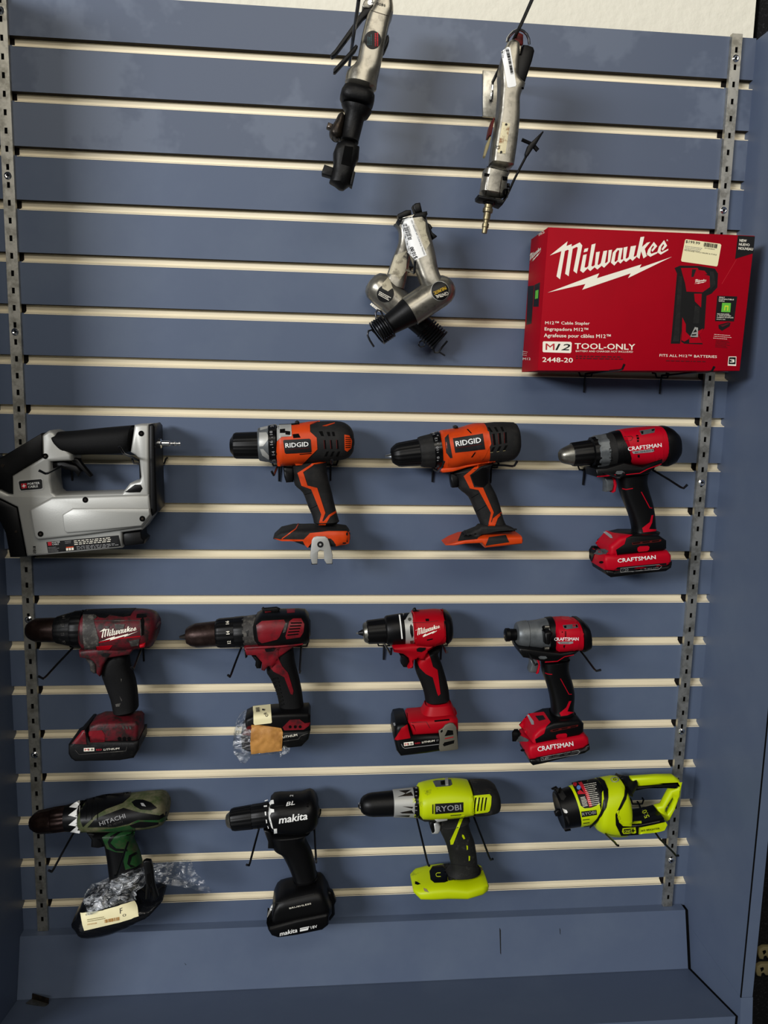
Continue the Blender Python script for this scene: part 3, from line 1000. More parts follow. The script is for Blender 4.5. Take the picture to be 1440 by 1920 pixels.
# ------------------------------------------------------------------ silver stapler
t = T('pneumatic_stapler', 'large silver and black pneumatic stapler at the left end of the upper tool row', 'stapler', (0, 780, 4.114), .055, (600, 1000))
t.slab('housing', 'silver', [(-70, 560), (0, 568), (60, 598), (95, 602), (90, 460), (325, 318), (318, 150), (375, 112), (418, 130), (445, 195), (548, 298), (545, 345), (385, 352), (388, 500), (402, 590), (430, 612), (940, 598), (1000, 520), (1075, 505), (1085, 470), (1072, 330), (1040, 300), (1005, 280), (1035, 68), (1146, 64), (1150, 610), (1172, 772), (1095, 880), (940, 900), (940, 1020), (203, 1087), (130, 705), (0, 640), (-70, 620)], df=.077, db=.020, bev=4)
t.loft('grip', 'rubber', [(418, 128, 432, 190, 24), (440, 122, 500, 265, 30), (560, 112, 560, 298, 31), (800, 88, 800, 295, 31), (985, 72, 975, 285, 31), (1035, 68, 1012, 262, 28)], n=2.6, d=.050)
t.slab('end_cap', 'black', [(1147, 70), (1172, 60), (1192, 85), (1200, 400), (1212, 735), (1172, 775), (1152, 742), (1150, 400)], df=.082, db=.016, bev=3)
t.slab('head_cover', 'black', [(-120, 330), (0, 325), (40, 300), (320, 132), (327, 312), (92, 455), (96, 598), (60, 592), (0, 562), (-120, 540)], df=.080, db=.022, bev=2)
t.slab('nose', 'black', [(-60, 630), (0, 645), (130, 708), (203, 1086), (75, 1092), (40, 900), (-60, 700)], df=.074, db=.024, bev=2)
t.disc('bolt', 'darkmetal', 22, 382, 14, t=1)
t.disc('bolt', 'darkmetal', 125, 892, 10, t=1)
t.slab('raised_panel', 'silver', [(225, 722), (395, 628), (940, 612), (1148, 608), (1166, 770), (1092, 858), (640, 920), (290, 958), (262, 935)], df=.0845, db=.0760, bev=5)
t.slab('inner_panel', 'silver', [(478, 762), (560, 712), (1150, 712), (1160, 760), (1090, 850), (800, 880), (512, 905), (492, 885)], df=.0885, db=.0830, bev=4)
for x, y in ((350, 310), (1090, 135), (658, 647), (1098, 792), (313, 910)):
    t.disc('screw_well', 'void', x, y, 22, t=.5)
    t.disc('screw_head', 'darkmetal', x, y, 9, t=.8, n=6)
t.slab('trigger', 'black', [(385, 362), (480, 345), (590, 385), (628, 428), (600, 470), (575, 430), (470, 400), (390, 405)], 9, bev=2)
t.slab('safety_lever', 'black', [(505, 335), (545, 318), (600, 330), (630, 370), (708, 462), (690, 474), (610, 400), (560, 350)], 6, bev=1.5)
t.slab('catch_lever', 'black', [(960, 588), (1040, 530), (1085, 532), (1098, 560), (1080, 590), (1000, 592)], df=.0785, db=.060, bev=1.5)
t.rev('inlet_ring', 'rubber', (1188, 213), (1215, 214), [(0, 40), (4, 52), (22, 50), (27, 40)])
t.rev('air_plug', 'chrome', (1212, 212), (1392, 213), [(0, 34), (8, 40), (32, 40), (40, 24), (95, 22), (104, 12), (122, 12), (130, 18), (142, 18), (148, 10), (160, 10), (166, 17), (180, 15)])
t.patch('nameplate_rim', 'silver_paint', [(145, 492), (320, 476), (333, 488), (338, 560), (325, 570), (160, 584), (148, 572), (133, 505)], t=.7, solid=True)
t.patch('nameplate', 'print_black', [(152, 502), (316, 487), (325, 498), (328, 553), (318, 561), (165, 574), (156, 564), (145, 512)], t=.5, solid=True)
t.flat('red_square', 'print_red', [[(163, 522), (205, 518), (208, 556), (168, 560)]], t=.4)
t.flat('star', 'white', [[(185, 520), (189, 534), (203, 538), (190, 543), (187, 557), (182, 544), (168, 541), (181, 535)]], t=.7)
t.text('PORTER', 'white', (215, 533), (308, 524), 17, bold=.03, t=.5)
t.text('CABLE', 'white', (218, 556), (294, 549), 17, bold=.03, t=.5)
t.patch('data_label', 'print_black', [(358, 972), (915, 920), (932, 1005), (372, 1055)], t=.4, solid=True)
t.flat('red_square', 'print_red', [[(368, 972), (397, 969), (400, 998), (372, 1001)]], t=.4)
t.text('PORTER', 'white', (402, 982), (464, 976), 11, bold=.03, t=.5)
t.text('CABLE', 'white', (404, 997), (455, 992), 11, bold=.03, t=.5)
t.scrawl('print_grey', (372, 1008), (378, 1050), (450, 1001), 4, 4, seed=1)
t.scrawl('print_grey', (500, 960), (505, 985), (550, 955), 2, 4, seed=2)
t.scrawl('print_white', (570, 955), (575, 995), (900, 925), 3, 5, seed=3)
t.scrawl('print_grey', (590, 1000), (595, 1030), (915, 975), 3, 4, seed=5)
t.flat('hazard_icons', 'print_white', [[(510 + 21 * i, 1020 - 2 * i), (526 + 21 * i, 1018 - 2 * i), (528 + 21 * i, 1036 - 2 * i), (512 + 21 * i, 1038 - 2 * i)] for i in range(3)], t=.6)
t.flat('warning_bar', 'orange', [[(510, 1010), (568, 1005), (568, 1013), (511, 1018)]], t=.6)
t.patch('depth_slot', 'void', [(255, 1005), (275, 1005), (280, 1060), (262, 1065), (255, 1050)], t=.4)
t.scrawl('silver_paint', (205, 1015), (210, 1070), (330, 1003), 5, 4, name='depth_ribs', seed=9)
t.slab('rear_foot', 'black', [(945, 905), (1085, 888), (1092, 938), (1116, 958), (1108, 988), (960, 1006), (940, 960)], df=.072, db=.028, bev=2.5)

# ------------------------------------------------------------------ orange drill with belt clip
DR = 'cordless drills on wire hooks'
t = T('cordless_drill', 'orange and charcoal drill with no battery and a silver belt clip under its foot', 'drill', (410, 770, 5.143), .055, (900, 700), DR)
t.rev('chuck', 'black', (108, 338), (400, 334), [(0, 40), (4, 62), (25, 90), (40, 118), (60, 128), (290, 134)], rib=(22, .02))
t.rev('clutch_collar', 'greymetal', (384, 326), (500, 322), [(0, 150), (8, 160), (60, 172), (116, 180)])
t.patch('collar_facet', 'silver', [[(390, 212), (462, 210), (490, 262), (430, 342), (392, 345)], [(400, 370), (430, 370), (505, 455), (480, 470), (420, 430)], [(400, 165), (500, 145), (490, 165), (400, 190)]], t=.5)
t.rev('number_ring', 'gloss', (488, 322), (565, 320), [(0, 184), (70, 192), (77, 185)])
for s_, x, y, w_ in (('14', 543, 425, 38), ('16', 525, 330, 40), ('18', 522, 235, 38), ('2', 530, 160, 18), ('2', 548, 482, 18)):
    t.text(s_, 'print_grey', (x, y), (x - 3, y - w_), 28, bold=.02)
t.line('tick', 'print_grey', [(508, 258), (522, 257)], 4)
t.line('tick', 'print_grey', [(515, 356), (528, 355)], 4)
t.loft('housing', 'charcoal', [(553, 130, 570, 535, 33), (700, 124, 715, 525, 36), (880, 106, 885, 505, 37), (1020, 98, 1020, 495, 37), (1180, 104, 1190, 472, 36), (1265, 150, 1265, 440, 31), (1305, 225, 1303, 375, 22)], n=2.5)
t.patch('housing_shell', 'orange', [(566, 300), (605, 255), (705, 250), (700, 145), (860, 112), (975, 100), (880, 138), (882, 205), (945, 262), (952, 372), (880, 440), (800, 520), (572, 532), (560, 420)], t=.9, solid=True)
t.patch('gear_case', 'silver', [(562, 140), (700, 135), (705, 248), (605, 254), (566, 295)], t=.6, solid=True)
t.patch('gear_recess', 'void', [[(590, 180), (640, 175), (640, 215), (590, 215)], [(640, 195), (690, 200), (690, 235), (645, 230)], [(712, 228), (770, 222), (790, 260), (720, 265)], [(700, 125), (780, 118), (780, 132), (700, 140)]], t=.5)
t.patch('vent', 'void', [[(965, 200), (1000, 198), (1015, 245), (990, 245)], [(1040, 205), (1070, 205), (1078, 245), (1055, 245)], [(1090, 205), (1115, 205), (1122, 245), (1100, 245)]] + [[(1012 + 60 * i, 285), (1030 + 60 * i, 283), (1038 + 60 * i, 368), (1020 + 60 * i, 370)] for i in range(3)] + [[(1040 + 55 * i, 395), (1062 + 55 * i, 392), (1040 + 55 * i, 440), (1018 + 55 * i, 442)] for i in range(3)], t=.3)
t.line('vent_edge', 'redpaint', [(1014, 284), (1020, 368)], 5)
t.line('vent_edge', 'redpaint', [(1074, 282), (1082, 366)], 5)
t.line('vent_edge', 'redpaint', [(1136, 280), (1140, 364)], 5)
t.patch('orange_accent', 'orange', [(1000, 148), (1120, 115), (1120, 122), (1040, 150)], t=.5)
t.patch('tail_grille', 'orange', [(1212, 232), (1258, 240), (1284, 290), (1276, 360), (1238, 395), (1215, 378)], t=.6, solid=True)
for i in range(6):
    t.line('grille_bar', 'void', [(1222, 256 + 20 * i), (1272, 262 + 18 * i)], 7, t=.4)
t.patch('nameplate', 'print_black', [(622, 290), (632, 282), (875, 270), (887, 280), (896, 395), (885, 402), (650, 415), (638, 405)], t=.6, solid=True)
t.text('RIDGID', 'white', (645, 358), (868, 343), 44, bold=.035)
t.line('underline', 'redpaint', [(655, 374), (870, 360)], 4)
t.line('housing_seam', 'void', [(780, 420), (895, 412)], 6)
t.slab('mode_slider', 'black', [(735, 105), (755, 96), (775, 105), (780, 130), (735, 130)], 10)
t.slab('trigger', 'black', [(622, 545), (725, 545), (722, 690), (650, 696), (632, 640)], 10, bev=3)
t.loft('grip', 'charcoal', [(705, 500, 1040, 470, 21), (722, 620, 1045, 590, 20), (735, 715, 1065, 690, 19), (812, 790, 1085, 760, 18), (862, 920, 1115, 890, 18), (902, 1010, 1138, 980, 18), (922, 1100, 1170, 1090, 20)])
t.patch('orange_stripe', 'orange', [(1030, 492), (900, 512), (762, 600), (800, 722), (892, 757), (990, 1000), (965, 1100), (1030, 1100), (1075, 1020), (1130, 985), (1128, 965), (1062, 1005), (1012, 1068), (1000, 1062), (1028, 985), (950, 745), (857, 722), (815, 592), (920, 520), (1030, 502)], t=.8, g=25)
t.line('grip_seam', 'void', [(830, 810), (895, 790)], 5, t=.25)
t.line('grip_seam', 'void', [(885, 945), (960, 910)], 5, t=.25)
t.loft('battery_foot', 'charcoal', [(530, 1185, 534, 1235, 22), (600, 1115, 602, 1248, 33), (720, 1087, 720, 1256, 36), (830, 1087, 840, 1300, 36), (870, 1085, 870, 1318, 36), (1130, 1085, 1130, 1305, 36), (1265, 1100, 1257, 1280, 33)], n=5, sm=1)
t.patch('foot_rail', 'orange', [(535, 1230), (600, 1240), (820, 1242), (880, 1182), (1060, 1164), (1262, 1165), (1262, 1235), (1250, 1280), (1132, 1304), (1110, 1260), (1080, 1232), (920, 1232), (905, 1260), (858, 1322), (832, 1292), (812, 1258), (610, 1256)], t=.8)
t.line('orange_piping', 'orange', [(610, 1235), (745, 1140), (770, 1088)], 9)
t.slab('belt_clip', 'silver', [(898, 1250), (915, 1222), (945, 1212), (1025, 1213), (1050, 1230), (1066, 1265), (1100, 1395), (1096, 1478), (1040, 1478), (1018, 1440), (1014, 1352), (975, 1346), (958, 1365), (952, 1478), (900, 1480), (882, 1400)], df=.0945, db=.0900, bev=1)
t.disc('clip_screw', 'print_black', 980, 1290, 30, t=.6)
t.disc('clip_screw_socket', 'silver', 980, 1290, 12, t=1, n=6)
t.flat('clip_toe', 'print_black', [[(897, 1462), (955, 1462), (953, 1482), (898, 1484)], [(1030, 1460), (1096, 1462), (1094, 1480), (1038, 1480)]], t=.5)

# ------------------------------------------------------------------ orange drill, no clip
t = T('cordless_drill', 'orange and charcoal drill with pointed silver jaws, no battery and no belt clip', 'drill', (710, 770, 5.143), .055, (900, 700), DR)
t.rev('jaws', 'chrome', (62, 440), (165, 430), [(0, 12), (20, 14), (55, 27), (80, 40), (100, 45)], rib=(3, .18))
t.rev('chuck', 'black', (118, 434), (420, 398), [(0, 40), (8, 70), (30, 90), (62, 112), (90, 118), (300, 133)], rib=(18, .03))
t.rev('clutch_collar', 'charcoal', (388, 400), (545, 380), [(0, 128), (6, 142), (30, 150), (158, 166)], rib=(14, .025))
t.rev('number_ring', 'gloss', (520, 382), (600, 372), [(0, 166), (70, 176), (80, 170)])
for s_, x, y, w_ in (('12', 568, 292, 32), ('10', 582, 380, 36), ('8', 588, 458, 20), ('14', 545, 232, 22)):
    t.text(s_, 'print_grey', (x, y), (x - 5, y - w_), 24, bold=.02)
for y in (315, 402, 480, 240):
    t.line('tick', 'print_grey', [(562, y), (578, y - 2)], 4)
t.loft('housing', 'orange', [(572, 190, 612, 570, 34), (700, 172, 730, 560, 37), (800, 155, 830, 530, 37), (920, 120, 940, 510, 38), (1060, 118, 1080, 495, 38)], n=2.5)
t.loft('rear_housing', 'charcoal', [(975, 118, 1010, 500, 38.8), (1120, 108, 1150, 500, 38.8), (1250, 108, 1270, 480, 37), (1310, 120, 1330, 420, 31), (1340, 200, 1342, 360, 20)], n=2.5)
t.patch('orange_edge', 'orange', [(960, 125), (1000, 150), (1064, 205), (1085, 320), (1020, 450), (990, 480), (960, 400)], t=.6, solid=True)
t.slab('tail_cap', 'orange', [(1308, 190), (1345, 212), (1352, 290), (1338, 322), (1308, 325)], 24, bev=4)
t.patch('nameplate', 'print_black', [(715, 268), (1003, 222), (1026, 372), (738, 406)], t=.6, solid=True)
t.text('RIDGID', 'white', (746, 346), (990, 306), 50, bold=.035)
t.line('underline', 'redpaint', [(752, 360), (995, 322)], 5)
t.patch('side_scallop', 'charcoal', [(638, 262), (672, 226), (690, 330), (712, 455), (690, 458), (652, 405)], t=.4)
t.patch('slot', 'void', [[(848, 180), (862, 178), (900, 218), (888, 220)], [(925, 402), (938, 402), (905, 450), (890, 450)]], t=.3)
t.patch('vent', 'void', [[(1048 + 62 * i, 162 - 2 * i), (1070 + 62 * i, 160 - 2 * i), (1100 + 55 * i, 205 - 3 * i), (1082 + 55 * i, 207 - 3 * i)] for i in range(3)] + [[(1095 + 58 * i, 226 - 8 * i), (1118 + 58 * i, 222 - 8 * i), (1130 + 54 * i, 330 - 10 * i), (1108 + 54 * i, 334 - 10 * i)] for i in range(3)] + [[(1100 + 60 * i, 352 - 8 * i), (1125 + 60 * i, 348 - 8 * i), (1098 + 60 * i, 398 - 8 * i), (1076 + 60 * i, 402 - 8 * i)] for i in range(3)], t=.3)
for i in range(3):
    t.line('vent_edge', 'redpaint', [(1093 + 58 * i, 228 - 8 * i), (1106 + 54 * i, 334 - 10 * i)], 5)
    t.line('vent_edge', 'tan', [(1078 + 60 * i, 404 - 8 * i), (1102 + 60 * i, 400 - 8 * i)], 4)
t.slab('mode_slider', 'black', [(735, 150), (750, 142), (765, 150), (770, 170), (735, 172)], 10)
t.slab('lower_frame', 'orange', [(598, 560), (700, 545), (1125, 485), (1100, 500), (850, 550), (720, 590), (610, 602)], 22, bev=2)
t.slab('trigger', 'black', [(690, 600), (780, 620), (782, 680), (768, 742), (712, 746), (700, 690)], 10, bev=3)
t.loft('grip', 'charcoal', [(700, 585, 1110, 480, 21), (745, 650, 1070, 570, 20), (768, 750, 1070, 680, 19), (860, 830, 1130, 800, 18), (915, 950, 1175, 930, 18), (960, 1050, 1200, 1030, 18), (985, 1120, 1235, 1110, 20)])
t.slab('foot_neck', 'charcoal', [(840, 1190), (965, 1140), (990, 1114), (1236, 1112), (1322, 1148), (1322, 1168), (990, 1204), (840, 1204)], df=.080, db=.050, bev=4)
t.patch('orange_stripe', 'orange', [(1125, 488), (1000, 505), (960, 520), (820, 630), (880, 748), (962, 765), (1082, 985), (1055, 1112), (1122, 1112), (1145, 1040), (1188, 990), (1178, 978), (1100, 1040), (1090, 1078), (1082, 1072), (1108, 980), (1005, 742), (920, 738), (878, 622), (985, 535), (1120, 498)], t=.8, g=25)
t.patch('palm_pad', 'black', [(1010, 545), (1060, 560), (1062, 640), (1050, 700), (1010, 740), (925, 720), (890, 625)], t=.4)
t.line('grip_seam', 'void', [(880, 850), (965, 800)], 5, t=.25)
t.line('grip_seam', 'void', [(940, 975), (1040, 910)], 5, t=.25)
t.loft('battery_foot', 'orange', [(622, 1262, 625, 1284, 20), (700, 1215, 702, 1290, 32), (800, 1168, 800, 1282, 36), (950, 1150, 955, 1276, 37), (985, 1145, 990, 1322, 37), (1150, 1142, 1150, 1305, 37), (1330, 1145, 1330, 1285, 34), (1362, 1210, 1360, 1255, 22)], n=5, sm=1)
t.patch('foot_cover', 'charcoal', [(800, 1172), (950, 1145), (1330, 1140), (1330, 1152), (1160, 1160), (990, 1192), (950, 1238), (765, 1258)], t=.7)
t.patch('side_inset', 'charcoal', [(1062, 1222), (1225, 1200), (1258, 1268), (1030, 1302)], t=.5)

# ------------------------------------------------------------------ red drill, upper row
t = T('cordless_drill', 'red and black drill with a tapered silver chuck nose, right end of upper tool row', 'drill', (1030, 780, 5.143), .055, (900, 700), DR)
t.rev('jaws', 'chrome', (105, 386), (130, 384), [(0, 20), (3, 28), (25, 30)], rib=(3, .3))
t.rev('chuck_nose', 'steel', (98, 388), (235, 370), [(6, 30), (0, 44), (12, 62), (40, 76), (128, 106), (138, 100)])
t.rev('chuck', 'black', (215, 372), (455, 346), [(0, 108), (10, 114), (180, 122), (190, 145), (240, 152)], rib=(14, .04))
t.rev('clutch_collar', 'greymetal', (438, 344), (545, 334), [(0, 148), (8, 156), (100, 162)], rib=(10, .05))
t.rev('number_ring', 'charcoal', (535, 336), (608, 328), [(0, 160), (70, 168)])
t.text('15', 'print_black', (612, 425), (606, 388), 28, bold=.03)
t.text('13', 'print_black', (608, 345), (602, 308), 28, bold=.03)
t.rev('gear_ring', 'black', (600, 328), (725, 312), [(0, 170), (40, 178), (124, 180)])
t.loft('housing', 'craft_red', [(635, 132, 720, 455, 33), (760, 112, 800, 475, 36), (900, 100, 920, 480, 37), (1040, 92, 1050, 460, 36), (1100, 105, 1100, 400, 34)], n=2.5)
t.loft('rear_housing', 'black', [(1020, 92, 1060, 490, 37.5), (1100, 88, 1110, 488, 37.5), (1150, 110, 1165, 465, 35), (1192, 150, 1205, 410, 30), (1205, 230, 1210, 350, 20)], n=2.6, sm=1)
t.patch('rear_edge', 'craft_red', [(1018, 100), (1050, 110), (1095, 180), (1103, 300), (1098, 400), (1060, 405), (1030, 440), (1000, 300)], t=.6)
t.patch('side_cover', 'black', [(720, 240), (700, 262), (690, 300), (700, 420), (722, 460), (740, 420), (722, 380)], t=.5)
t.patch('vent_grey', 'greymetal', [(868, 145), (1018, 120), (1018, 160), (890, 184)], t=.6, solid=True)
t.patch('vent', 'void', [[(880, 150), (905, 146), (905, 172), (890, 175)], [(985, 132), (1015, 127), (1012, 140), (990, 145)]], t=.4)
t.patch('vent', 'void', [[(835, 185), (858, 185), (860, 198), (837, 198)], [(840, 205), (865, 205), (865, 225), (845, 225)], [(845, 232), (865, 232), (862, 250), (845, 250)], [(850, 375), (872, 375), (870, 402), (852, 398)]], t=.3)
t.line('shell_crease', 'redpaint', [(722, 200), (790, 195), (806, 210), (790, 235), (722, 240)], 5)
t.text('CRAFTSMAN', 'white', (758, 337), (1083, 298), 38, bold=.04)
t.patch('brushless_bar', 'print_grey', [(795, 342), (1045, 310), (1035, 330), (990, 348), (810, 364)], t=.5, solid=True)
t.text('BRUSHLESS RP', 'print_black', (825, 358), (1020, 332), 13, bold=.02)
t.slab('lower_frame', 'black', [(448, 510), (560, 500), (720, 450), (860, 480), (900, 492), (1098, 405), (1090, 470), (1020, 500), (955, 560), (860, 575), (650, 600), (460, 588)], df=.087, db=.034, bev=3)
t.line('red_piping', 'craft_red', [(462, 584), (640, 568)], 9)
t.line('red_piping', 'craft_red', [(740, 565), (870, 552), (950, 510), (1080, 462)], 7)
t.patch('mode_switch', 'greymetal', [(635, 555), (650, 530), (700, 528), (725, 545), (710, 560), (660, 562)], t=1)
t.slab('trigger', 'greymetal', [(520, 585), (625, 590), (632, 650), (615, 722), (548, 735), (552, 640)], 10, bev=3)
t.slab('trigger_frame', 'craft_red', [(600, 580), (640, 600), (655, 660), (642, 730), (618, 742), (632, 680), (622, 620)], 13, bev=1.5)
t.loft('grip', 'black', [(640, 560, 965, 520, 21), (655, 650, 945, 620, 20), (668, 725, 962, 710, 19), (712, 840, 998, 830, 18), (765, 980, 1020, 950, 18), (788, 1110, 1035, 1100, 19), (760, 1150, 1070, 1140, 21)])
t.line('red_piping', 'craft_red', [(886, 732), (968, 886), (990, 888)], 7)
t.line('red_piping', 'craft_red', [(705, 700), (740, 708), (805, 698)], 7)
t.patch('red_wedge', 'craft_red', [(895, 1080), (970, 1022), (985, 958), (1000, 955), (988, 1030), (960, 1090), (1030, 1092), (1025, 1110), (905, 1122)], t=.7)
t.slab('foot', 'black', [(590, 1345), (592, 1260), (690, 1175), (800, 1150), (1060, 1150), (1140, 1205), (1140, 1285), (1100, 1305), (655, 1352)], df=.090, db=.024, bev=5)
t.patch('foot_shell', 'craft_red', [(448, 1225), (548, 1108), (620, 1130), (800, 1150), (740, 1178), (722, 1235), (640, 1290), (655, 1345), (560, 1330), (480, 1262)], t=.9, solid=True)
t.patch('work_light', 'print_grey', [(520, 1120), (545, 1112), (600, 1150), (612, 1178), (590, 1178)], t=.4)
t.slab('battery', 'craft_red', [(530, 1400), (545, 1345), (655, 1350), (1150, 1302), (1187, 1348), (1187, 1425), (1140, 1452), (900, 1482), (640, 1502), (545, 1492)], df=.094, db=.020, bev=6)
t.slab('battery_base', 'black', [(545, 1488), (640, 1500), (900, 1480), (1140, 1450), (1185, 1424), (1182, 1465), (1130, 1500), (980, 1515), (690, 1550), (600, 1560), (560, 1535)], df=.092, db=.022, bev=3)
t.patch('latch', 'black', [(388, 1290), (412, 1252), (470, 1262), (440, 1325), (412, 1405), (390, 1370)], t=1, solid=True)
t.patch('latch_button', 'greymetal', [(432, 1330), (455, 1295), (500, 1280), (540, 1282), (574, 1304), (540, 1332), (480, 1340)], t=1)
t.disc('battery_hole', 'void', 502, 1410, 20, ry=12)
t.patch('battery_data_strip', 'print_black', [(625, 1485), (660, 1458), (1150, 1415), (1180, 1400), (1180, 1440), (900, 1490), (620, 1520)], t=.5, solid=True)
t.line('battery_outline', 'print_grey', [(686, 1468), (1060, 1432), (1085, 1450), (1055, 1478), (688, 1508), (686, 1468)], 3, t=.5)
t.text('V20', 'print_grey', (696, 1498), (762, 1491), 25, bold=.0)
t.text('LITHIUM ION', 'print_grey', (875, 1483), (1050, 1465), 10)
t.text('CRAFTSMAN', 'white', (658, 1414), (1026, 1378), 36, bold=.04)
t.patch('gauge_window', 'redpaint', [(795, 1222), (1078, 1190), (1078, 1205), (1060, 1212), (800, 1242)], t=.4, solid=True)
for i in range(3):
    t.patch('gauge_slot', 'void', [(806 + 92 * i, 1224 - 10 * i), (876 + 92 * i, 1216 - 10 * i), (872 + 92 * i, 1226 - 10 * i), (806 + 92 * i, 1234 - 10 * i)], t=.4)
t.patch('gauge_button', 'craft_red', [(850, 1270), (870, 1256), (950, 1252), (964, 1262), (958, 1290), (940, 1300), (860, 1308), (848, 1295)], t=1)

# ------------------------------------------------------------------ scuffed maroon drill
t = T('cordless_drill', 'scuffed maroon and black hammer drill with its battery, beside the left rail', 'drill', (30, 1120, 5.143), .055, (900, 700), DR)
t.rev('chuck', 'brownmetal', (98, 318), (400, 312), [(0, 30), (4, 60), (30, 90), (62, 108), (100, 124), (300, 128)])
t.line('chuck_ring', 'steel', [(368, 265), (370, 330)], 6)
t.rev('clutch_collar', 'black_worn', (385, 315), (565, 306), [(0, 128), (15, 140), (60, 152), (165, 178), (180, 176)], rib=(16, .02))
for s_, x, y in (('14', 478, 205), ('15', 468, 282), ('12', 468, 365), ('3', 478, 440)):
    t.text(s_, 'grey_worn', (x, y), (x - 2, y - 26), 32, bold=.03)
t.rev('mode_ring', 'black', (552, 308), (655, 305), [(0, 180), (20, 190), (90, 194), (103, 190)], rib=(20, .02))
t.loft('housing', 'red_worn', [(640, 118, 655, 510, 34), (760, 110, 790, 508, 36), (1000, 104, 1010, 520, 37), (1200, 103, 1220, 492, 37), (1330, 130, 1325, 470, 31), (1385, 215, 1380, 330, 20)], n=2.5)
t.patch('gear_case', 'grey_worn', [(645, 165), (755, 160), (752, 235), (775, 320), (800, 400), (800, 480), (660, 500), (642, 350)], t=.6, solid=True)
t.patch('top_rail', 'black_worn', [(640, 120), (1000, 108), (1160, 105), (1130, 130), (1100, 180), (1030, 190), (900, 170), (860, 200), (800, 195), (760, 165), (645, 165)], t=.8)
t.patch('rear_gap', 'void', [(1200, 215), (1225, 190), (1238, 230), (1232, 360), (1210, 370)], t=.5)
t.patch('rear_rail', 'black_worn', [(1165, 165), (1255, 160), (1260, 190), (1200, 200), (1160, 200)], t=.8)
t.line('panel_edge', 'grey_worn', [(755, 228), (1200, 225), (1205, 370)], 6)
t.line('panel_edge', 'red', [(800, 435), (1000, 395), (1200, 375)], 10)
script_logo(t, 'print_white', (800, 425), (1175, 305), k=.8)
t.patch('scuff', 'grey_worn', [[(950, 260), (1050, 262), (1040, 300), (960, 305)], [(850, 280), (900, 278), (890, 310)], [(1090, 420), (1190, 400), (1180, 460), (1110, 470)]], t=1.1)
t.disc('bolt', 'steel', 762, 190, 16, t=1.2)
t.disc('bolt', 'steel', 758, 486, 14, t=1)
t.patch('lower_gear', 'grey_worn', [(665, 480), (750, 470), (760, 495), (700, 500)], t=1)
t.slab('tail_tab', 'red', [(1185, 465), (1240, 450), (1238, 485), (1192, 492)], df=.094, db=.06, bev=2)
t.slab('neck', 'red_worn', [(598, 520), (800, 495), (1160, 470), (1092, 560), (885, 592), (838, 660), (802, 775), (770, 742), (765, 660), (735, 620), (700, 602), (608, 585)], df=.081, db=.030, bev=4)
t.patch('mode_switch', 'black_worn', [(820, 548), (860, 535), (905, 545), (890, 568), (840, 572)], t=1)
t.patch('red_band', 'red', [(775, 475), (930, 462), (900, 500), (780, 510)], t=.8)  # plain red band low on the worn maroon housing
t.slab('trigger', 'grey_worn', [(665, 600), (740, 605), (768, 660), (772, 738), (745, 742), (712, 715), (705, 650)], 10, bev=3)
t.loft('grip', 'rubber', [(872, 560, 1095, 520, 20), (815, 690, 1112, 650, 20), (855, 830, 1160, 800, 19), (910, 980, 1182, 960, 19), (938, 1130, 1190, 1090, 20)])
t.patch('scuff', 'grey_worn', [[(1010, 780), (1020, 790), (1015, 820)], [(1000, 950), (1025, 990), (1020, 1005), (1005, 980)], [(960, 1030), (1010, 1020), (1000, 1050), (965, 1055)]], t=.4)
t.slab('foot', 'red_worn', [(690, 1330), (700, 1250), (790, 1215), (1150, 1210), (1178, 1240), (1176, 1390), (1130, 1395), (715, 1402)], df=.094, db=.042, bev=5)
t.slab('battery', 'black_worn', [(498, 1430), (530, 1412), (640, 1285), (665, 1282), (690, 1330), (715, 1400), (1130, 1393), (1182, 1385), (1182, 1480), (1130, 1560), (1000, 1583), (565, 1592), (520, 1560), (498, 1520)], df=.095, db=.026, bev=5)
t.patch('side_recess', 'red_dirty', [(700, 1290), (830, 1282), (858, 1325), (855, 1395), (718, 1402)], t=.6)
t.patch('battery_window', 'red_dirty', [(540, 1412), (640, 1285), (662, 1282), (682, 1415)], t=.6)
for i in range(3):
    t.disc('gauge_light', 'void', 998 + 46 * i, 1362, 18, t=.8, n=10)
for i in range(3):
    t.patch('vent', 'grey_worn', [(1020 + 32 * i, 1240), (1044 + 32 * i, 1240), (1050 + 32 * i, 1270), (1034 + 32 * i, 1270)], t=.6)
t.line('battery_outline', 'grey_worn', [(570, 1470), (610, 1515), (1060, 1480), (1070, 1440)], 5)
t.flat('badge', 'print_white', [[(655, 1452), (756, 1448), (756, 1480), (655, 1484)]], t=.7)
t.text('M', 'print_red', (664, 1477), (700, 1476), 20, bold=.05, t=1)
t.text('18', 'print_black', (703, 1476), (748, 1474), 20, bold=.04, t=1)
t.text('RED', 'print_red', (775, 1477), (830, 1474), 16, bold=.02)
t.text('LITHIUM', 'print_white', (845, 1476), (1000, 1464), 18, bold=.02, shear=.2)

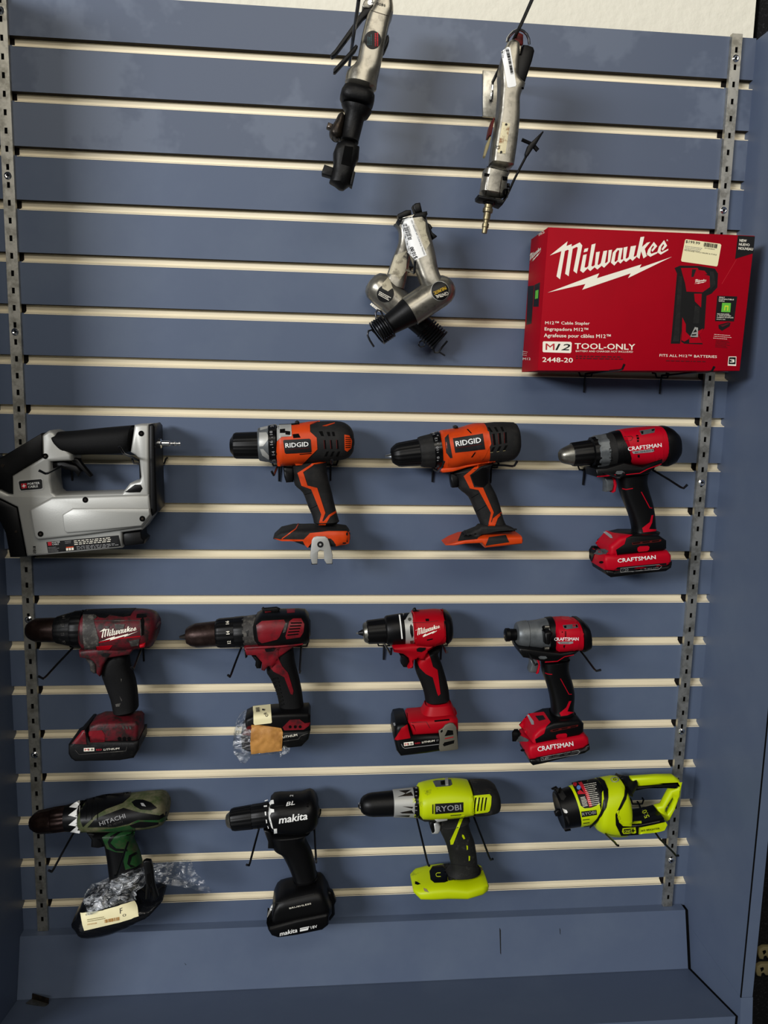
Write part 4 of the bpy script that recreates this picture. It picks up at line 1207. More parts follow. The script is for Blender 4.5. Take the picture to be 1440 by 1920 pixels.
# ------------------------------------------------------------------ drill with taped battery
t = T('cordless_drill', 'black drill with red panels, brown chuck and a battery wrapped in plastic and tape', 'drill', (320, 1120, 4.966), .055, (1000, 700), DR)
t.rev('jaws', 'darkmetal', (82, 372), (160, 365), [(0, 14), (25, 20), (55, 30), (78, 42)], rib=(3, .15))
t.rev('chuck', 'brownmetal', (143, 362), (425, 338), [(0, 50), (4, 76), (40, 100), (95, 120), (283, 125)])
t.rev('clutch_collar', 'black', (420, 336), (600, 325), [(0, 120), (14, 138), (40, 146), (180, 150)], rib=(16, .03))
t.rev('mode_ring', 'black', (595, 325), (690, 318), [(0, 146), (8, 152), (95, 154)], rib=(14, .02))
for s_, x, y in (('12', 560, 428), ('14', 550, 342), ('16', 545, 250)):
    t.text(s_, 'print_white', (x, y), (x - 2, y - 28), 32, bold=.03)
t.rev('gear_case', 'grey_worn', (680, 320), (810, 308), [(0, 152), (128, 158)])
t.patch('hammer_icon', 'print_black', [(700, 320), (725, 305), (730, 325), (720, 335), (722, 360), (710, 362), (708, 335)], t=.5)
t.loft('housing', 'black', [(765, 160, 800, 445, 33), (840, 112, 860, 452, 35), (900, 102, 910, 455, 36.5), (1100, 100, 1110, 448, 36.5), (1250, 104, 1262, 432, 34), (1302, 180, 1302, 395, 24)], n=2.7, sm=2)
t.patch('red_panel', 'red_dirty', [(798, 262), (850, 222), (1055, 210), (1070, 238), (1012, 368), (990, 392), (850, 425), (818, 405)], t=.8)
t.patch('red_panel', 'red_dirty', [(1105, 225), (1140, 200), (1215, 198), (1243, 250), (1236, 325), (1205, 370), (1078, 388), (1068, 362)], t=.8, solid=True)
for i in range(5):
    t.line('vent', 'void', [(1118 - 8 * i, 240 + 28 * i), (1222 - 8 * i, 238 + 26 * i)], 12, t=.3)
t.patch('grey_wedge', 'grey_worn', [(1060, 240), (1085, 238), (1070, 320), (1045, 330)], t=.6)
t.patch('red_tab', 'red_dirty', [(1080, 112), (1158, 108), (1155, 140), (1085, 145)], t=.6)
t.patch('red_tab', 'red_dirty', [(870, 120), (950, 110), (935, 135), (880, 145)], t=.6)
t.slab('mode_slider', 'black_worn', [(845, 108), (858, 96), (872, 105), (985, 95), (1020, 110), (1000, 140), (860, 140)], df=.060, db=.052, bev=2)
t.slab('neck', 'red_dirty', [(680, 468), (820, 452), (1000, 445), (1225, 425), (1235, 445), (1140, 470), (1015, 560), (950, 640), (905, 650), (872, 692), (842, 682), (850, 612), (790, 545), (705, 545)], df=.080, db=.030, bev=3)
t.slab('lower_strap', 'red_dirty', [(690, 466), (1000, 450), (1235, 425), (1234, 447), (1005, 475), (700, 490)], df=.0835, db=.034, bev=2)
t.slab('front_tab', 'black', [(685, 500), (705, 500), (712, 560), (695, 570)], df=.075, db=.05, bev=1)
t.slab('trigger', 'black', [(745, 540), (800, 548), (852, 595), (840, 668), (800, 668), (785, 640), (790, 600)], 10, bev=3)
t.patch('mode_switch', 'black', [(875, 480), (965, 470), (955, 500), (890, 508)], t=.8)
t.loft('grip', 'rubber', [(960, 460, 1140, 440, 22), (890, 660, 1160, 600, 21), (930, 750, 1190, 720, 20), (985, 880, 1220, 860, 19), (1015, 1040, 1240, 1000, 20), (1000, 1070, 1260, 1040, 22)])
t.patch('red_stripe', 'red_dirty', [(1000, 470), (960, 520), (880, 640), (905, 628), (960, 690), (1058, 742), (1118, 900), (1136, 905), (1142, 870), (1090, 700), (1040, 642), (1000, 560)], t=.8, g=25)
for i in range(8):
    t.line('grip_rib', 'black', [(945 + 12 * i, 765 + 34 * i), (1000 + 8 * i, 752 + 34 * i)], 12, t=1.2)
t.slab('foot', 'black', [(690, 1145), (760, 1110), (960, 1092), (1285, 1080), (1303, 1110), (1303, 1255), (1240, 1262), (700, 1290)], df=.094, db=.045, bev=5)
t.slab('battery', 'black_worn', [(650, 1290), (700, 1262), (1240, 1250), (1303, 1240), (1285, 1330), (1220, 1398), (1100, 1412), (730, 1450), (660, 1420)], df=.096, db=.032, bev=5)
t.patch('gauge_bezel', 'red_dirty', [(1042, 1210), (1110, 1140), (1200, 1135), (1250, 1172), (1295, 1165), (1285, 1195), (1240, 1230), (1060, 1238)], t=.8, solid=True)
for x in (1112, 1160, 1205):
    t.disc('gauge_light', 'void', x, 1205, 14, t=.5, n=10)
t.line('battery_outline', 'grey_worn', [(1050, 1340), (1190, 1320), (1210, 1290), (1290, 1260)], 5)
t.text('LITHIUM', 'print_white', (1045, 1310), (1180, 1290), 20, bold=.02)
t.patch('battery_window', 'redpaint', [(665, 1280), (720, 1200), (765, 1190), (750, 1290)], t=1)
t.loft('plastic_bag', 'clear', [(592, 1180, 600, 1420, 38), (625, 1075, 640, 1490, 43), (760, 1020, 745, 1470, 44), (960, 1015, 950, 1460, 44), (1035, 1100, 1035, 1430, 43), (1045, 1210, 1042, 1420, 40)], n=3.4, sm=2, d=.055, label='clear crinkled plastic bag over the battery')
t.slab('bag_corner', 'clear', [(600, 1450), (700, 1460), (760, 1465), (735, 1500), (690, 1555), (650, 1540), (625, 1500)], df=.070, db=.066, bev=.5)
t.slab('bag_corner', 'clear', [(1010, 1430), (1060, 1380), (1110, 1410), (1105, 1450), (1040, 1470), (1020, 1490)], df=.098, db=.094, bev=.5)
t.patch('packing_tape', 'kraft', [(752, 1185), (850, 1190), (1030, 1215), (1045, 1250), (1035, 1425), (750, 1455), (742, 1360)], t=.8, solid=True, wob=1.6)
t.patch('price_tag', 'label_cream', [(770, 1020), (930, 1003), (943, 1160), (935, 1168), (782, 1186), (772, 1170)], t=1.6, solid=True)
t.bars('ink', (790, 1030), (795, 1075), (825, 1026), 12)
t.text('1', 'ink', (852, 1040), (850, 1055), 25, bold=.03)
t.text('OF', 'ink', (912, 1100), (884, 1068), 26, bold=.03)

# ------------------------------------------------------------------ clean red drill with grey clip
t = T('cordless_drill', 'clean red and black compact drill with a grey belt clip on its battery foot', 'drill', (650, 1120, 6), .055, (1000, 800), DR)
t.rev('jaws', 'chrome', (108, 405), (150, 401), [(0, 6), (4, 10), (42, 16)])
t.rev('jaw_cone', 'black', (132, 402), (205, 396), [(0, 18), (70, 48)])
t.rev('chuck_nose', 'steel', (183, 400), (240, 394), [(0, 40), (4, 92), (14, 112), (56, 132)])
t.rev('chuck', 'black', (228, 392), (455, 374), [(0, 128), (14, 140), (200, 150), (226, 148)], rib=(12, .03))
t.rev('clutch_collar', 'black', (430, 372), (642, 354), [(0, 140), (12, 162), (30, 172), (205, 186), (212, 182)])
t.patch('white_band', 'white', [(586, 198), (602, 198), (632, 464), (616, 466), (604, 330)], t=.6)
t.rev('gear_case', 'silver', (636, 356), (740, 348), [(0, 180), (102, 188)])
t.patch('gear_recess', 'black', [[(722, 300), (745, 330), (750, 430), (735, 460), (715, 400), (710, 330)], [(640, 180), (710, 175), (690, 200), (660, 250), (640, 260)]], t=.5)
t.disc('gear_screw', 'steel', 708, 250, 18, t=1)
t.loft('housing', 'red', [(722, 140, 745, 540, 34), (820, 132, 835, 555, 36), (900, 128, 925, 560, 37), (1000, 122, 1020, 540, 37), (1085, 128, 1105, 515, 36)], n=2.5)
t.loft('rear_housing', 'black', [(1062, 126, 1085, 535, 37.5), (1130, 132, 1145, 500, 36.5), (1158, 160, 1162, 470, 32), (1170, 240, 1168, 420, 22)], n=2.6, sm=1)
t.patch('rear_edge', 'red', [(1050, 135), (1085, 140), (1092, 262), (1105, 440), (1060, 500), (1000, 530), (1020, 300)], t=.6)
t.patch('rear_vent', 'black', [(1092, 265), (1130, 262), (1138, 435), (1105, 440)], t=.5)
t.slab('mode_slider', 'black', [(745, 140), (762, 122), (780, 125), (790, 150), (820, 158), (745, 165)], df=.059, db=.052, bev=2)
t.patch('vent', 'void', [[(885, 242), (925, 240), (928, 268), (890, 270)], [(900, 475), (970, 462), (965, 475), (905, 488)]], t=.3)
t.line('shell_crease', 'print_dark', [(740, 285), (880, 285), (1040, 262)], 4)
t.patch('metal_foot', 'steel', [(712, 488), (748, 482), (752, 535), (722, 540)], t=1)
script_logo(t, 'print_white', (778, 462), (1058, 352), k=1.0)
t.slab('neck', 'red', [(525, 575), (560, 565), (740, 545), (800, 545), (1010, 525), (1040, 540), (920, 612), (870, 720), (800, 690), (762, 715), (750, 805), (692, 812), (722, 760), (702, 690), (640, 645), (532, 625)], df=.081, db=.030, bev=4)
t.patch('mode_switch', 'black', [(785, 580), (815, 565), (890, 565), (885, 590), (840, 615), (790, 608)], t=.8)
t.slab('trigger', 'black', [(590, 640), (660, 650), (708, 695), (718, 760), (695, 795), (640, 792), (612, 750), (620, 690)], 10, bev=3)
t.loft('grip', 'rubber', [(915, 600, 1075, 530, 22, 2.4), (780, 690, 1025, 620, 21), (770, 810, 1062, 730, 20), (830, 960, 1112, 890, 19), (870, 1080, 1145, 1030, 19), (885, 1190, 1160, 1160, 20)])
t.patch('red_stripe', 'red', [(770, 690), (790, 640), (900, 600), (930, 640), (970, 780), (1020, 815), (1055, 1085), (1032, 1108), (1018, 1080), (968, 900), (890, 860), (822, 790), (785, 700)], t=.8, g=25)
t.slab('foot', 'red', [(700, 1430), (722, 1402), (1000, 1378), (1180, 1362), (1262, 1400), (1266, 1500), (1240, 1520), (1050, 1550), (745, 1567)], df=.094, db=.030, bev=8)
t.loft('foot_neck', 'red', [(880, 1175, 1165, 1150, 20, 3), (850, 1240, 1200, 1215, 24, 3), (800, 1330, 1235, 1300, 30, 3)], sm=3)
t.slab('battery', 'black', [(545, 1500), (565, 1445), (640, 1430), (692, 1435), (745, 1565), (1050, 1550), (1262, 1500), (1258, 1700), (1100, 1737), (900, 1770), (612, 1803), (565, 1740), (540, 1620)], df=.096, db=.022, bev=7)
t.patch('battery_window', 'red', [(540, 1598), (618, 1468), (655, 1445), (680, 1432), (716, 1582), (565, 1606)], t=.7)
t.line('battery_seam', 'void', [(680, 1300), (715, 1590)], 6)
t.patch('gauge_mark', 'print_grey', [[(525, 1415), (545, 1410), (552, 1440), (535, 1448)], [(492, 1480), (500, 1475), (508, 1520), (498, 1522)]], t=.5)
t.patch('foot_slot', 'void', [(985, 1385), (1155, 1368), (1158, 1385), (990, 1402)], t=.4)
t.line('foot_crease', 'print_dark', [(715, 1410), (895, 1400), (935, 1470)], 5)
t.flat('badge', 'print_white', [[(642, 1632), (748, 1620), (752, 1658), (645, 1672)]], t=.7)
t.text('M', 'print_red', (654, 1664), (690, 1660), 24, bold=.05, t=1)
t.text('18', 'print_black', (694, 1660), (742, 1655), 24, bold=.04, t=1)
t.text('RED', 'print_red', (768, 1650), (830, 1642), 16, bold=.0)
t.text('LITHIUM', 'print_white', (845, 1640), (992, 1620), 20, bold=.04, shear=.2)
t.text('CP', 'print_grey', (1008, 1618), (1035, 1614), 18)
t.line('battery_outline', 'print_grey', [(615, 1650), (632, 1685), (655, 1698), (1040, 1652)], 5)
t.slab('belt_clip', 'clipgrey', [(1035, 1505), (1080, 1480), (1112, 1440), (1160, 1418), (1200, 1420), (1235, 1460), (1245, 1560), (1258, 1700), (1248, 1715), (1050, 1738), (1040, 1700), (1050, 1600)], df=.102, db=.0975, bev=1, label='grey belt clip')
t.patch('clip_hole', 'void', [[(1102, 1562), (1135, 1492), (1195, 1498), (1200, 1545)], [(1082, 1658), (1098, 1632), (1212, 1606), (1205, 1642), (1095, 1676)], [(1055, 1500), (1078, 1485), (1080, 1510), (1060, 1525)]], t=.3)
t.line('clip_bar', 'red', [(1105, 1590), (1200, 1570)], 8)

# ------------------------------------------------------------------ red impact driver
t = T('impact_driver', 'red and black impact driver with a round grey metal nose, right end of its row', 'impact driver', (920, 1130, 6), .055, (800, 900))
t.rev('bit_collar', 'black', (158, 362), (295, 358), [(0, 40), (3, 66), (12, 78), (50, 78), (60, 70), (137, 66)])
t.rev('hex_bit', 'chrome', (150, 364), (175, 363), [(0, 10), (6, 22), (25, 24)], N=6)
t.rev('gear_nose', 'greymetal', (285, 356), (650, 348), [(0, 90), (4, 130), (16, 142), (60, 154), (118, 160), (124, 154), (220, 162), (290, 176), (360, 190)])
for y, x in ((275, 632), (515, 630)):
    t.rev('case_bolt', 'steel', (x - 28, y), (x + 25, y - 2), [(0, 18), (3, 22), (50, 22), (53, 18)], d=.082)
t.patch('bolt_pocket', 'void', [[(575, 270), (605, 255), (612, 300), (585, 305)], [(575, 510), (605, 495), (608, 535), (580, 535)]], t=.5)
t.rev('front_seal', 'black', (625, 352), (700, 346), [(0, 188), (6, 196), (70, 200)])
t.slab('seal_knuckle', 'black', [(612, 345), (680, 325), (705, 350), (690, 400), (680, 460), (660, 480), (620, 470)], df=.094, db=.07, bev=3)
t.loft('housing', 'craft_red', [(665, 156, 695, 562, 35), (780, 146, 800, 562, 37), (880, 146, 900, 550, 37), (985, 160, 1000, 540, 36)], n=2.5)
t.loft('rear_housing', 'black', [(930, 142, 975, 565, 37.6), (1000, 142, 1020, 556, 37.6), (1050, 180, 1068, 530, 35), (1088, 250, 1088, 480, 27)], n=2.8, sm=1)
t.patch('rear_edge', 'craft_red', [(925, 170), (965, 200), (990, 290), (1010, 305), (1005, 400), (985, 520), (930, 545), (920, 300)], t=.6)
t.line('red_piping', 'craft_red', [(1045, 345), (1042, 480)], 8)
t.patch('vent_grey', 'greymetal', [(810, 255), (975, 240), (985, 285), (850, 300), (820, 285)], t=.6, solid=True)
t.patch('vent', 'void', [[(822, 262), (850, 258), (852, 285), (830, 285)], [(955, 250), (982, 250), (978, 275), (960, 275)]], t=.4)
t.patch('vent', 'void', [[(833, 325), (850, 325), (850, 338), (835, 338)], [(832, 345), (852, 345), (852, 360), (835, 360)], [(833, 366), (852, 366), (848, 385), (835, 382)], [(800, 325), (812, 325), (812, 338), (800, 338)], [(818, 480), (840, 478), (830, 515), (818, 500)]], t=.3)
t.patch('spec_label', 'print_red', [(780, 152), (880, 158), (905, 195), (810, 192)], t=.4)
t.text('CRAFTSMAN', 'white', (714, 428), (988, 425), 36, bold=.04)
t.patch('brushless_bar', 'print_grey', [(750, 440), (945, 436), (930, 455), (890, 464), (770, 462)], t=.5, solid=True)
t.text('BRUSHLESS', 'print_black', (785, 458), (880, 456), 11, bold=.02)
t.slab('lower_frame', 'black', [(318, 515), (480, 530), (660, 555), (790, 570), (900, 552), (1000, 545), (960, 580), (890, 620), (870, 660), (600, 670), (480, 640), (440, 632), (370, 622), (335, 570)], df=.087, db=.033, bev=3)
t.line('red_piping', 'craft_red', [(610, 668), (752, 658), (830, 608), (935, 585)], 7)
t.patch('mode_switch', 'greymetal', [(535, 612), (560, 600), (620, 602), (635, 622), (600, 635), (550, 632)], t=1)
t.slab('trigger', 'greymetal', [(445, 640), (530, 640), (552, 690), (530, 770), (520, 795), (445, 792), (440, 770), (462, 700)], 10, bev=3)
t.slab('trigger_frame', 'craft_red', [(520, 635), (552, 655), (562, 710), (545, 795), (520, 808), (535, 750), (545, 700)], 13, bev=1.5)
t.loft('grip', 'black', [(560, 640, 895, 590, 21), (565, 740, 878, 700, 20), (580, 810, 890, 790, 19), (625, 930, 925, 900, 18), (658, 1060, 945, 1030, 18), (672, 1200, 938, 1200, 19), (650, 1260, 960, 1260, 21)])
t.line('red_piping', 'craft_red', [(785, 855), (880, 1030), (910, 1030)], 7)
t.line('red_piping', 'craft_red', [(615, 790), (645, 802), (692, 806)], 7)
t.patch('red_wedge', 'craft_red', [(775, 1240), (850, 1180), (882, 1108), (905, 1105), (885, 1160), (862, 1222), (936, 1232), (862, 1266), (790, 1276)], t=.7)
t.slab('foot', 'black', [(470, 1580), (490, 1500), (560, 1425), (640, 1385), (710, 1355), (1000, 1325), (1056, 1372), (1054, 1462), (1000, 1505), (520, 1596)], df=.090, db=.024, bev=5)
t.patch('foot_shell', 'craft_red', [(322, 1374), (430, 1250), (600, 1232), (676, 1345), (622, 1400), (600, 1470), (500, 1535), (512, 1582), (476, 1572), (400, 1472)], t=.9, solid=True)
t.patch('work_light', 'print_grey', [(408, 1262), (430, 1260), (485, 1335), (488, 1372), (462, 1372)], t=.4)
t.patch('mode_panel', 'print_black', [(502, 1275), (590, 1268), (618, 1312), (545, 1330)], t=.4)
t.slab('battery', 'craft_red', [(428, 1690), (440, 1622), (520, 1595), (1050, 1495), (1110, 1532), (1118, 1600), (1050, 1650), (800, 1712), (520, 1768), (445, 1775)], df=.094, db=.020, bev=6)
t.slab('battery_base', 'black', [(445, 1770), (520, 1766), (800, 1710), (1050, 1648), (1116, 1600), (1120, 1660), (1060, 1700), (900, 1737), (620, 1810), (480, 1838), (450, 1810)], df=.092, db=.022, bev=3)
t.patch('latch', 'black', [(245, 1460), (272, 1424), (300, 1420), (345, 1475), (330, 1500), (285, 1560), (250, 1560)], t=1, solid=True)
t.patch('latch_button', 'greymetal', [(285, 1560), (330, 1495), (350, 1500), (430, 1550), (420, 1565)], t=1)
t.disc('battery_hole', 'void', 362, 1660, 22, ry=14)
t.patch('battery_data_strip', 'print_black', [(495, 1775), (510, 1740), (700, 1705), (1000, 1650), (1110, 1605), (1112, 1650), (900, 1710), (600, 1800)], t=.5, solid=True)
t.line('battery_outline', 'print_grey', [(565, 1740), (985, 1662), (1005, 1680), (975, 1705), (570, 1778), (565, 1740)], 3, t=.5)
t.text('V20', 'print_grey', (580, 1768), (650, 1755), 28)
t.text('CRAFTSMAN', 'white', (530, 1674), (932, 1608), 52, bold=.04)
t.patch('gauge_window', 'redpaint', [(665, 1445), (680, 1430), (985, 1372), (980, 1392), (690, 1455)], t=.4, solid=True)
for i in range(3):
    t.patch('gauge_slot', 'void', [(695 + 100 * i, 1434 - 19 * i), (765 + 100 * i, 1420 - 19 * i), (760 + 100 * i, 1430 - 19 * i), (700 + 100 * i, 1444 - 19 * i)], t=.4)
t.patch('gauge_button', 'craft_red', [(735, 1492), (760, 1478), (845, 1468), (858, 1480), (855, 1508), (830, 1522), (755, 1535), (738, 1522)], t=1)

# ------------------------------------------------------------------ green drill
t = T('cordless_drill', 'worn green and black drill, its battery bundled in plastic with a cream label', 'drill', (40, 1460, 3.892), .055, (720, 500), DR)
t.rev('chuck', 'brownmetal', (62, 328), (235, 302), [(0, 30), (6, 48), (40, 80), (70, 96), (172, 104)], rib=(10, .06))
t.rev('clutch_collar', 'brownmetal', (232, 302), (335, 288), [(0, 102), (8, 106), (100, 108)], rib=(14, .06))
t.rev('number_ring', 'black', (330, 289), (450, 275), [(0, 108), (60, 120), (118, 128)])
t.patch('white_teeth', 'label_white', [(425, 158), (385, 180), (350, 208), (412, 216), (342, 268), (410, 284), (345, 338), (405, 348), (358, 388), (425, 398), (436, 330), (438, 240)], t=.5, g=18, solid=True)
for s_, x, y in (('11', 412, 340), ('13', 410, 285), ('15', 415, 228)):
    t.text(s_, 'ink', (x, y), (x - 2, y - 18), 14, bold=.02)
t.loft('housing', 'olive', [(432, 150, 452, 388, 33), (600, 118, 615, 388, 36), (800, 97, 825, 375, 37), (940, 82, 965, 362, 36), (1030, 85, 1050, 335, 33), (1078, 150, 1080, 275, 22)], n=2.4)
t.patch('front_cover', 'black', [(428, 165), (600, 118), (800, 98), (792, 130), (740, 178), (620, 222), (540, 268), (450, 352), (430, 300)], t=.8)
t.patch('name_panel', 'black', [(482, 355), (540, 292), (745, 215), (850, 245), (1010, 268), (1072, 230), (1065, 262), (1005, 300), (850, 300), (780, 330), (680, 352)], t=.8, solid=True)
t.patch('side_oval', 'black', [(805, 172), (835, 155), (885, 155), (945, 175), (990, 215), (940, 232), (870, 225), (825, 200)], t=.7)
t.patch('lower_gap', 'black', [(790, 340), (870, 312), (1000, 318), (1000, 332), (900, 355), (820, 358)], t=.7)
t.patch('green_lower', 'green', [(850, 302), (1005, 302), (1060, 270), (1065, 300), (1010, 318), (870, 312), (800, 330)], t=.7)
t.patch('green_edge', 'green', [(555, 380), (700, 358), (790, 340), (815, 360), (700, 385)], t=.9)
t.patch('chrome_trim', 'print_grey', [(870, 180), (890, 180), (910, 205), (880, 200)], t=1)
t.text('HITACHI', 'print_grey', (575, 344), (763, 284), 30, bold=.02)
t.text('DS 18DVF3', 'grey_worn', (635, 348), (742, 318), 14)
for x in (480, 520, 560):
    t.line('front_rib', 'void', [(x, 180), (x - 5, 300)], 4, t=1)
t.slab('trigger', 'black', [(470, 395), (520, 400), (590, 425), (602, 502), (560, 512), (505, 505), (508, 450)], 11, bev=3)
t.loft('grip', 'black', [(500, 380, 835, 350, 21), (590, 450, 822, 425, 20), (615, 540, 858, 510, 19), (628, 620, 885, 600, 19), (640, 720, 900, 700, 19), (650, 800, 920, 780, 19)])
t.patch('green_grip', 'green', [(590, 430), (640, 400), (700, 378), (830, 360), (822, 430), (860, 520), (885, 610), (840, 640), (760, 665), (745, 600), (760, 540), (690, 535), (625, 510)], t=.7, solid=True)
t.patch('grip_ring', 'black', [(630, 462), (650, 420), (720, 382), (735, 385), (672, 430), (648, 470), (690, 510), (770, 515), (772, 530), (690, 528), (645, 500)], t=.6)
t.patch('grip_ring', 'black', [(772, 620), (785, 560), (835, 535), (850, 545), (805, 570), (790, 625), (830, 640), (800, 648)], t=.6)
t.loft('battery_bundle', 'bagblack', [(392, 960, 398, 1040, 26), (420, 880, 440, 1110, 33), (480, 800, 480, 1160, 39), (620, 730, 620, 1150, 41), (800, 740, 800, 1090, 41), (940, 780, 930, 1010, 39), (1010, 790, 1000, 915, 34), (1055, 800, 1040, 870, 22)], n=2.8, sm=3)
t.patch('clear_wrap', 'clear', [(465, 850), (520, 780), (640, 740), (760, 680), (890, 640), (900, 760), (800, 850), (835, 895), (640, 935), (500, 985), (470, 940)], t=1.5, wob=5)
t.patch('clear_fold', 'clear', [[(470, 920), (560, 850), (760, 780), (830, 880), (640, 935), (500, 985)], [(560, 800), (700, 720), (880, 670), (800, 760)]], t=5, wob=7)


def film(t, name, pts, d, amp=6, m='clear'):
    xs = [p[0] for p in pts]
    ys = [p[1] for p in pts]
    g = 14
    n = len(pts)
    b = []
    for i in range(n):
        a, c = pts[i], pts[(i + 1) % n]
        k = max(1, int(math.hypot(c[0] - a[0], c[1] - a[1]) / g))
        b += [(a[0] + (c[0] - a[0]) * j / k, a[1] + (c[1] - a[1]) * j / k) for j in range(k)]
    nb = len(b)
    y = min(ys) + g / 2
    while y < max(ys):
        x = min(xs) + g / 2
        while x < max(xs):
            b.append((x, y))
            x += g
        y += g
    r = delaunay_2d_cdt([Vector(p) for p in b], [], [list(range(nb))], 1, 1e-4)
    used = sorted({i for f in r[2] for i in f})
    ix = {o: k for k, o in enumerate(used)}
    vs = []
    for i in used:
        x, y = r[0][i]
        vs.append(t.w(x, y, d + amp / 1000 * noise.noise(Vector((x * .018, y * .03, 1.7))) + amp / 3000 * noise.noise(Vector((x * .06, y * .07, 4)))))
    return t.mk(name, vs, [tuple(ix[i] for i in f) for f in r[2]], m, solid=False, angle=80)


film(t, 'loose_film', [(890, 640), (960, 620), (1100, 600), (1180, 588), (1235, 592), (1262, 650), (1275, 690), (1330, 740), (1400, 832), (1290, 818), (1150, 785), (1050, 775), (960, 740), (900, 720)], .070, 14)
t.slab('spring_clamp', 'black', [(885, 612), (905, 600), (942, 604), (958, 650), (965, 720), (975, 790), (1000, 865), (985, 888), (965, 880), (950, 800), (938, 780), (930, 880), (905, 885), (908, 780), (898, 700)], df=.108, db=.099, bev=2)
t.patch('clamp_slot', 'void', [(915, 700), (940, 690), (950, 760), (930, 790), (918, 760)], t=.4)
t.patch('price_label', 'label_cream', [(440, 982), (600, 958), (822, 900), (840, 930), (858, 998), (720, 1040), (465, 1100), (452, 1060)], t=3.4, solid=True)
t.text('F', 'ink', (720, 985), (748, 975), 36, bold=.0, shear=.3)
t.text('O', 'ink', (742, 1008), (766, 1000), 18, bold=.0)
t.bars('kraft', (608, 1052), (722, 1030), (606, 1028), 16)
t.text('$79.99', 'tan', (470, 1000), (520, 992), 12)
t.scrawl('tan', (480, 1020), (484, 1045), (620, 995), 2, 5, seed=12)
t.text('PP0028', 'kraft', (485, 1068), (550, 1056), 9)

# ------------------------------------------------------------------ all-black drill
t = T('cordless_drill', 'all-black drill with white lettering and its battery fitted, second from left rail', 'drill', (400, 1460, 5.76), .055, (900, 900), DR)
t.rev('chuck_nose', 'steel', (134, 458), (195, 448), [(0, 30), (4, 52), (14, 76), (60, 110)])
t.rev('chuck', 'black', (185, 445), (425, 412), [(0, 105), (14, 130), (45, 140), (235, 148), (240, 138)], rib=(15, .04))
t.rev('clutch_collar', 'black', (415, 412), (610, 386), [(0, 138), (12, 148), (120, 150), (190, 158)], rib=(18, .02))
t.patch('white_tick', 'white', [[(545, 294), (580, 290), (580, 302), (546, 305)], [(556, 358), (568, 356), (572, 396), (560, 398)], [(566, 442), (578, 444), (582, 478), (572, 480)], [(584, 512), (592, 512), (600, 534), (592, 538)], [(555, 235), (588, 226), (588, 232), (556, 242)]], t=.6)
t.loft('housing', 'black', [(590, 215, 625, 545, 33), (650, 140, 680, 585, 35), (800, 130, 815, 600, 36), (950, 124, 955, 600, 36), (1045, 96, 1055, 570, 35.5), (1115, 150, 1110, 520, 30), (1145, 270, 1145, 440, 18)], n=2.6, sm=2)
t.patch('white_trim', 'white', [(594, 310), (604, 265), (625, 235), (650, 230), (655, 272), (625, 275), (610, 300), (620, 325), (655, 332), (658, 362), (628, 368), (612, 400), (632, 480), (648, 545), (628, 525), (602, 430)], t=.6, g=14)
t.text('makita', 'white', (708, 486), (1020, 438), 78, bold=.05, shear=.25)
t.text('BL', 'white', (785, 300), (882, 282), 40, bold=.03, shear=.3)
t.text('2', 'white', (862, 198), (862, 178), 36, bold=.02)
t.line('housing_crease', 'charcoal', [(690, 375), (940, 320), (1050, 310)], 4)
t.line('housing_crease', 'charcoal', [(660, 300), (760, 290)], 5)
t.patch('vent', 'void', [[(1008, 268), (1030, 265), (1030, 280), (1010, 283)], [(1008, 292), (1030, 290), (1030, 308), (1010, 308)]], t=.3)
t.patch('work_light', 'white', [(655, 542), (688, 540), (690, 580), (660, 585)], t=1.5)
t.slab('trigger', 'black', [(540, 560), (620, 580), (680, 680), (665, 765), (588, 762), (590, 690)], 12, bev=3)
t.loft('grip', 'black', [(600, 575, 1060, 535, 22), (625, 660, 990, 615, 20), (655, 755, 1015, 685, 19), (735, 800, 1065, 790, 19), (805, 925, 1095, 900, 19), (855, 1050, 1115, 1010, 20), (860, 1100, 1130, 1060, 22)])
t.loft('foot', 'black', [(635, 1290, 640, 1500, 34), (660, 1160, 665, 1560, 37), (720, 1085, 725, 1600, 37), (870, 1050, 880, 1590, 37), (1110, 1000, 1110, 1550, 37), (1190, 1030, 1200, 1530, 37), (1275, 1180, 1278, 1480, 33)], n=3.4, sm=2)
t.slab('battery', 'black', [(572, 1580), (612, 1606), (900, 1532), (1215, 1468), (1250, 1475), (1248, 1590), (1180, 1645), (910, 1700), (700, 1730), (625, 1705), (590, 1650)], df=.0985, db=.050, bev=5)
t.slab('battery_latch', 'black', [(1240, 1220), (1290, 1240), (1328, 1335), (1308, 1380), (1315, 1480), (1270, 1540), (1220, 1560), (1200, 1300)], df=.060, db=.045, bev=4)
t.patch('white_flash', 'white', [(582, 1500), (590, 1450), (635, 1355), (638, 1392), (610, 1455)], t=.6)
t.line('battery_seam', 'charcoal', [(612, 1606), (900, 1530), (1215, 1470)], 6)
t.line('foot_crease', 'charcoal', [(640, 1345), (790, 1335), (820, 1305), (1090, 1245)], 8)
t.text('BRUSHLESS', 'print_white', (822, 1406), (1058, 1354), 15, bold=.02)
t.text('makita', 'white', (718, 1698), (910, 1654), 46, bold=.05, shear=.25)
t.flat('badge', 'white', [[(935, 1612), (1035, 1592), (1038, 1602), (935, 1622)], [(935, 1628), (1030, 1608), (1022, 1632), (935, 1650)]], t=.6)
t.text('18V', 'white', (1055, 1620), (1125, 1605), 30, bold=.02)

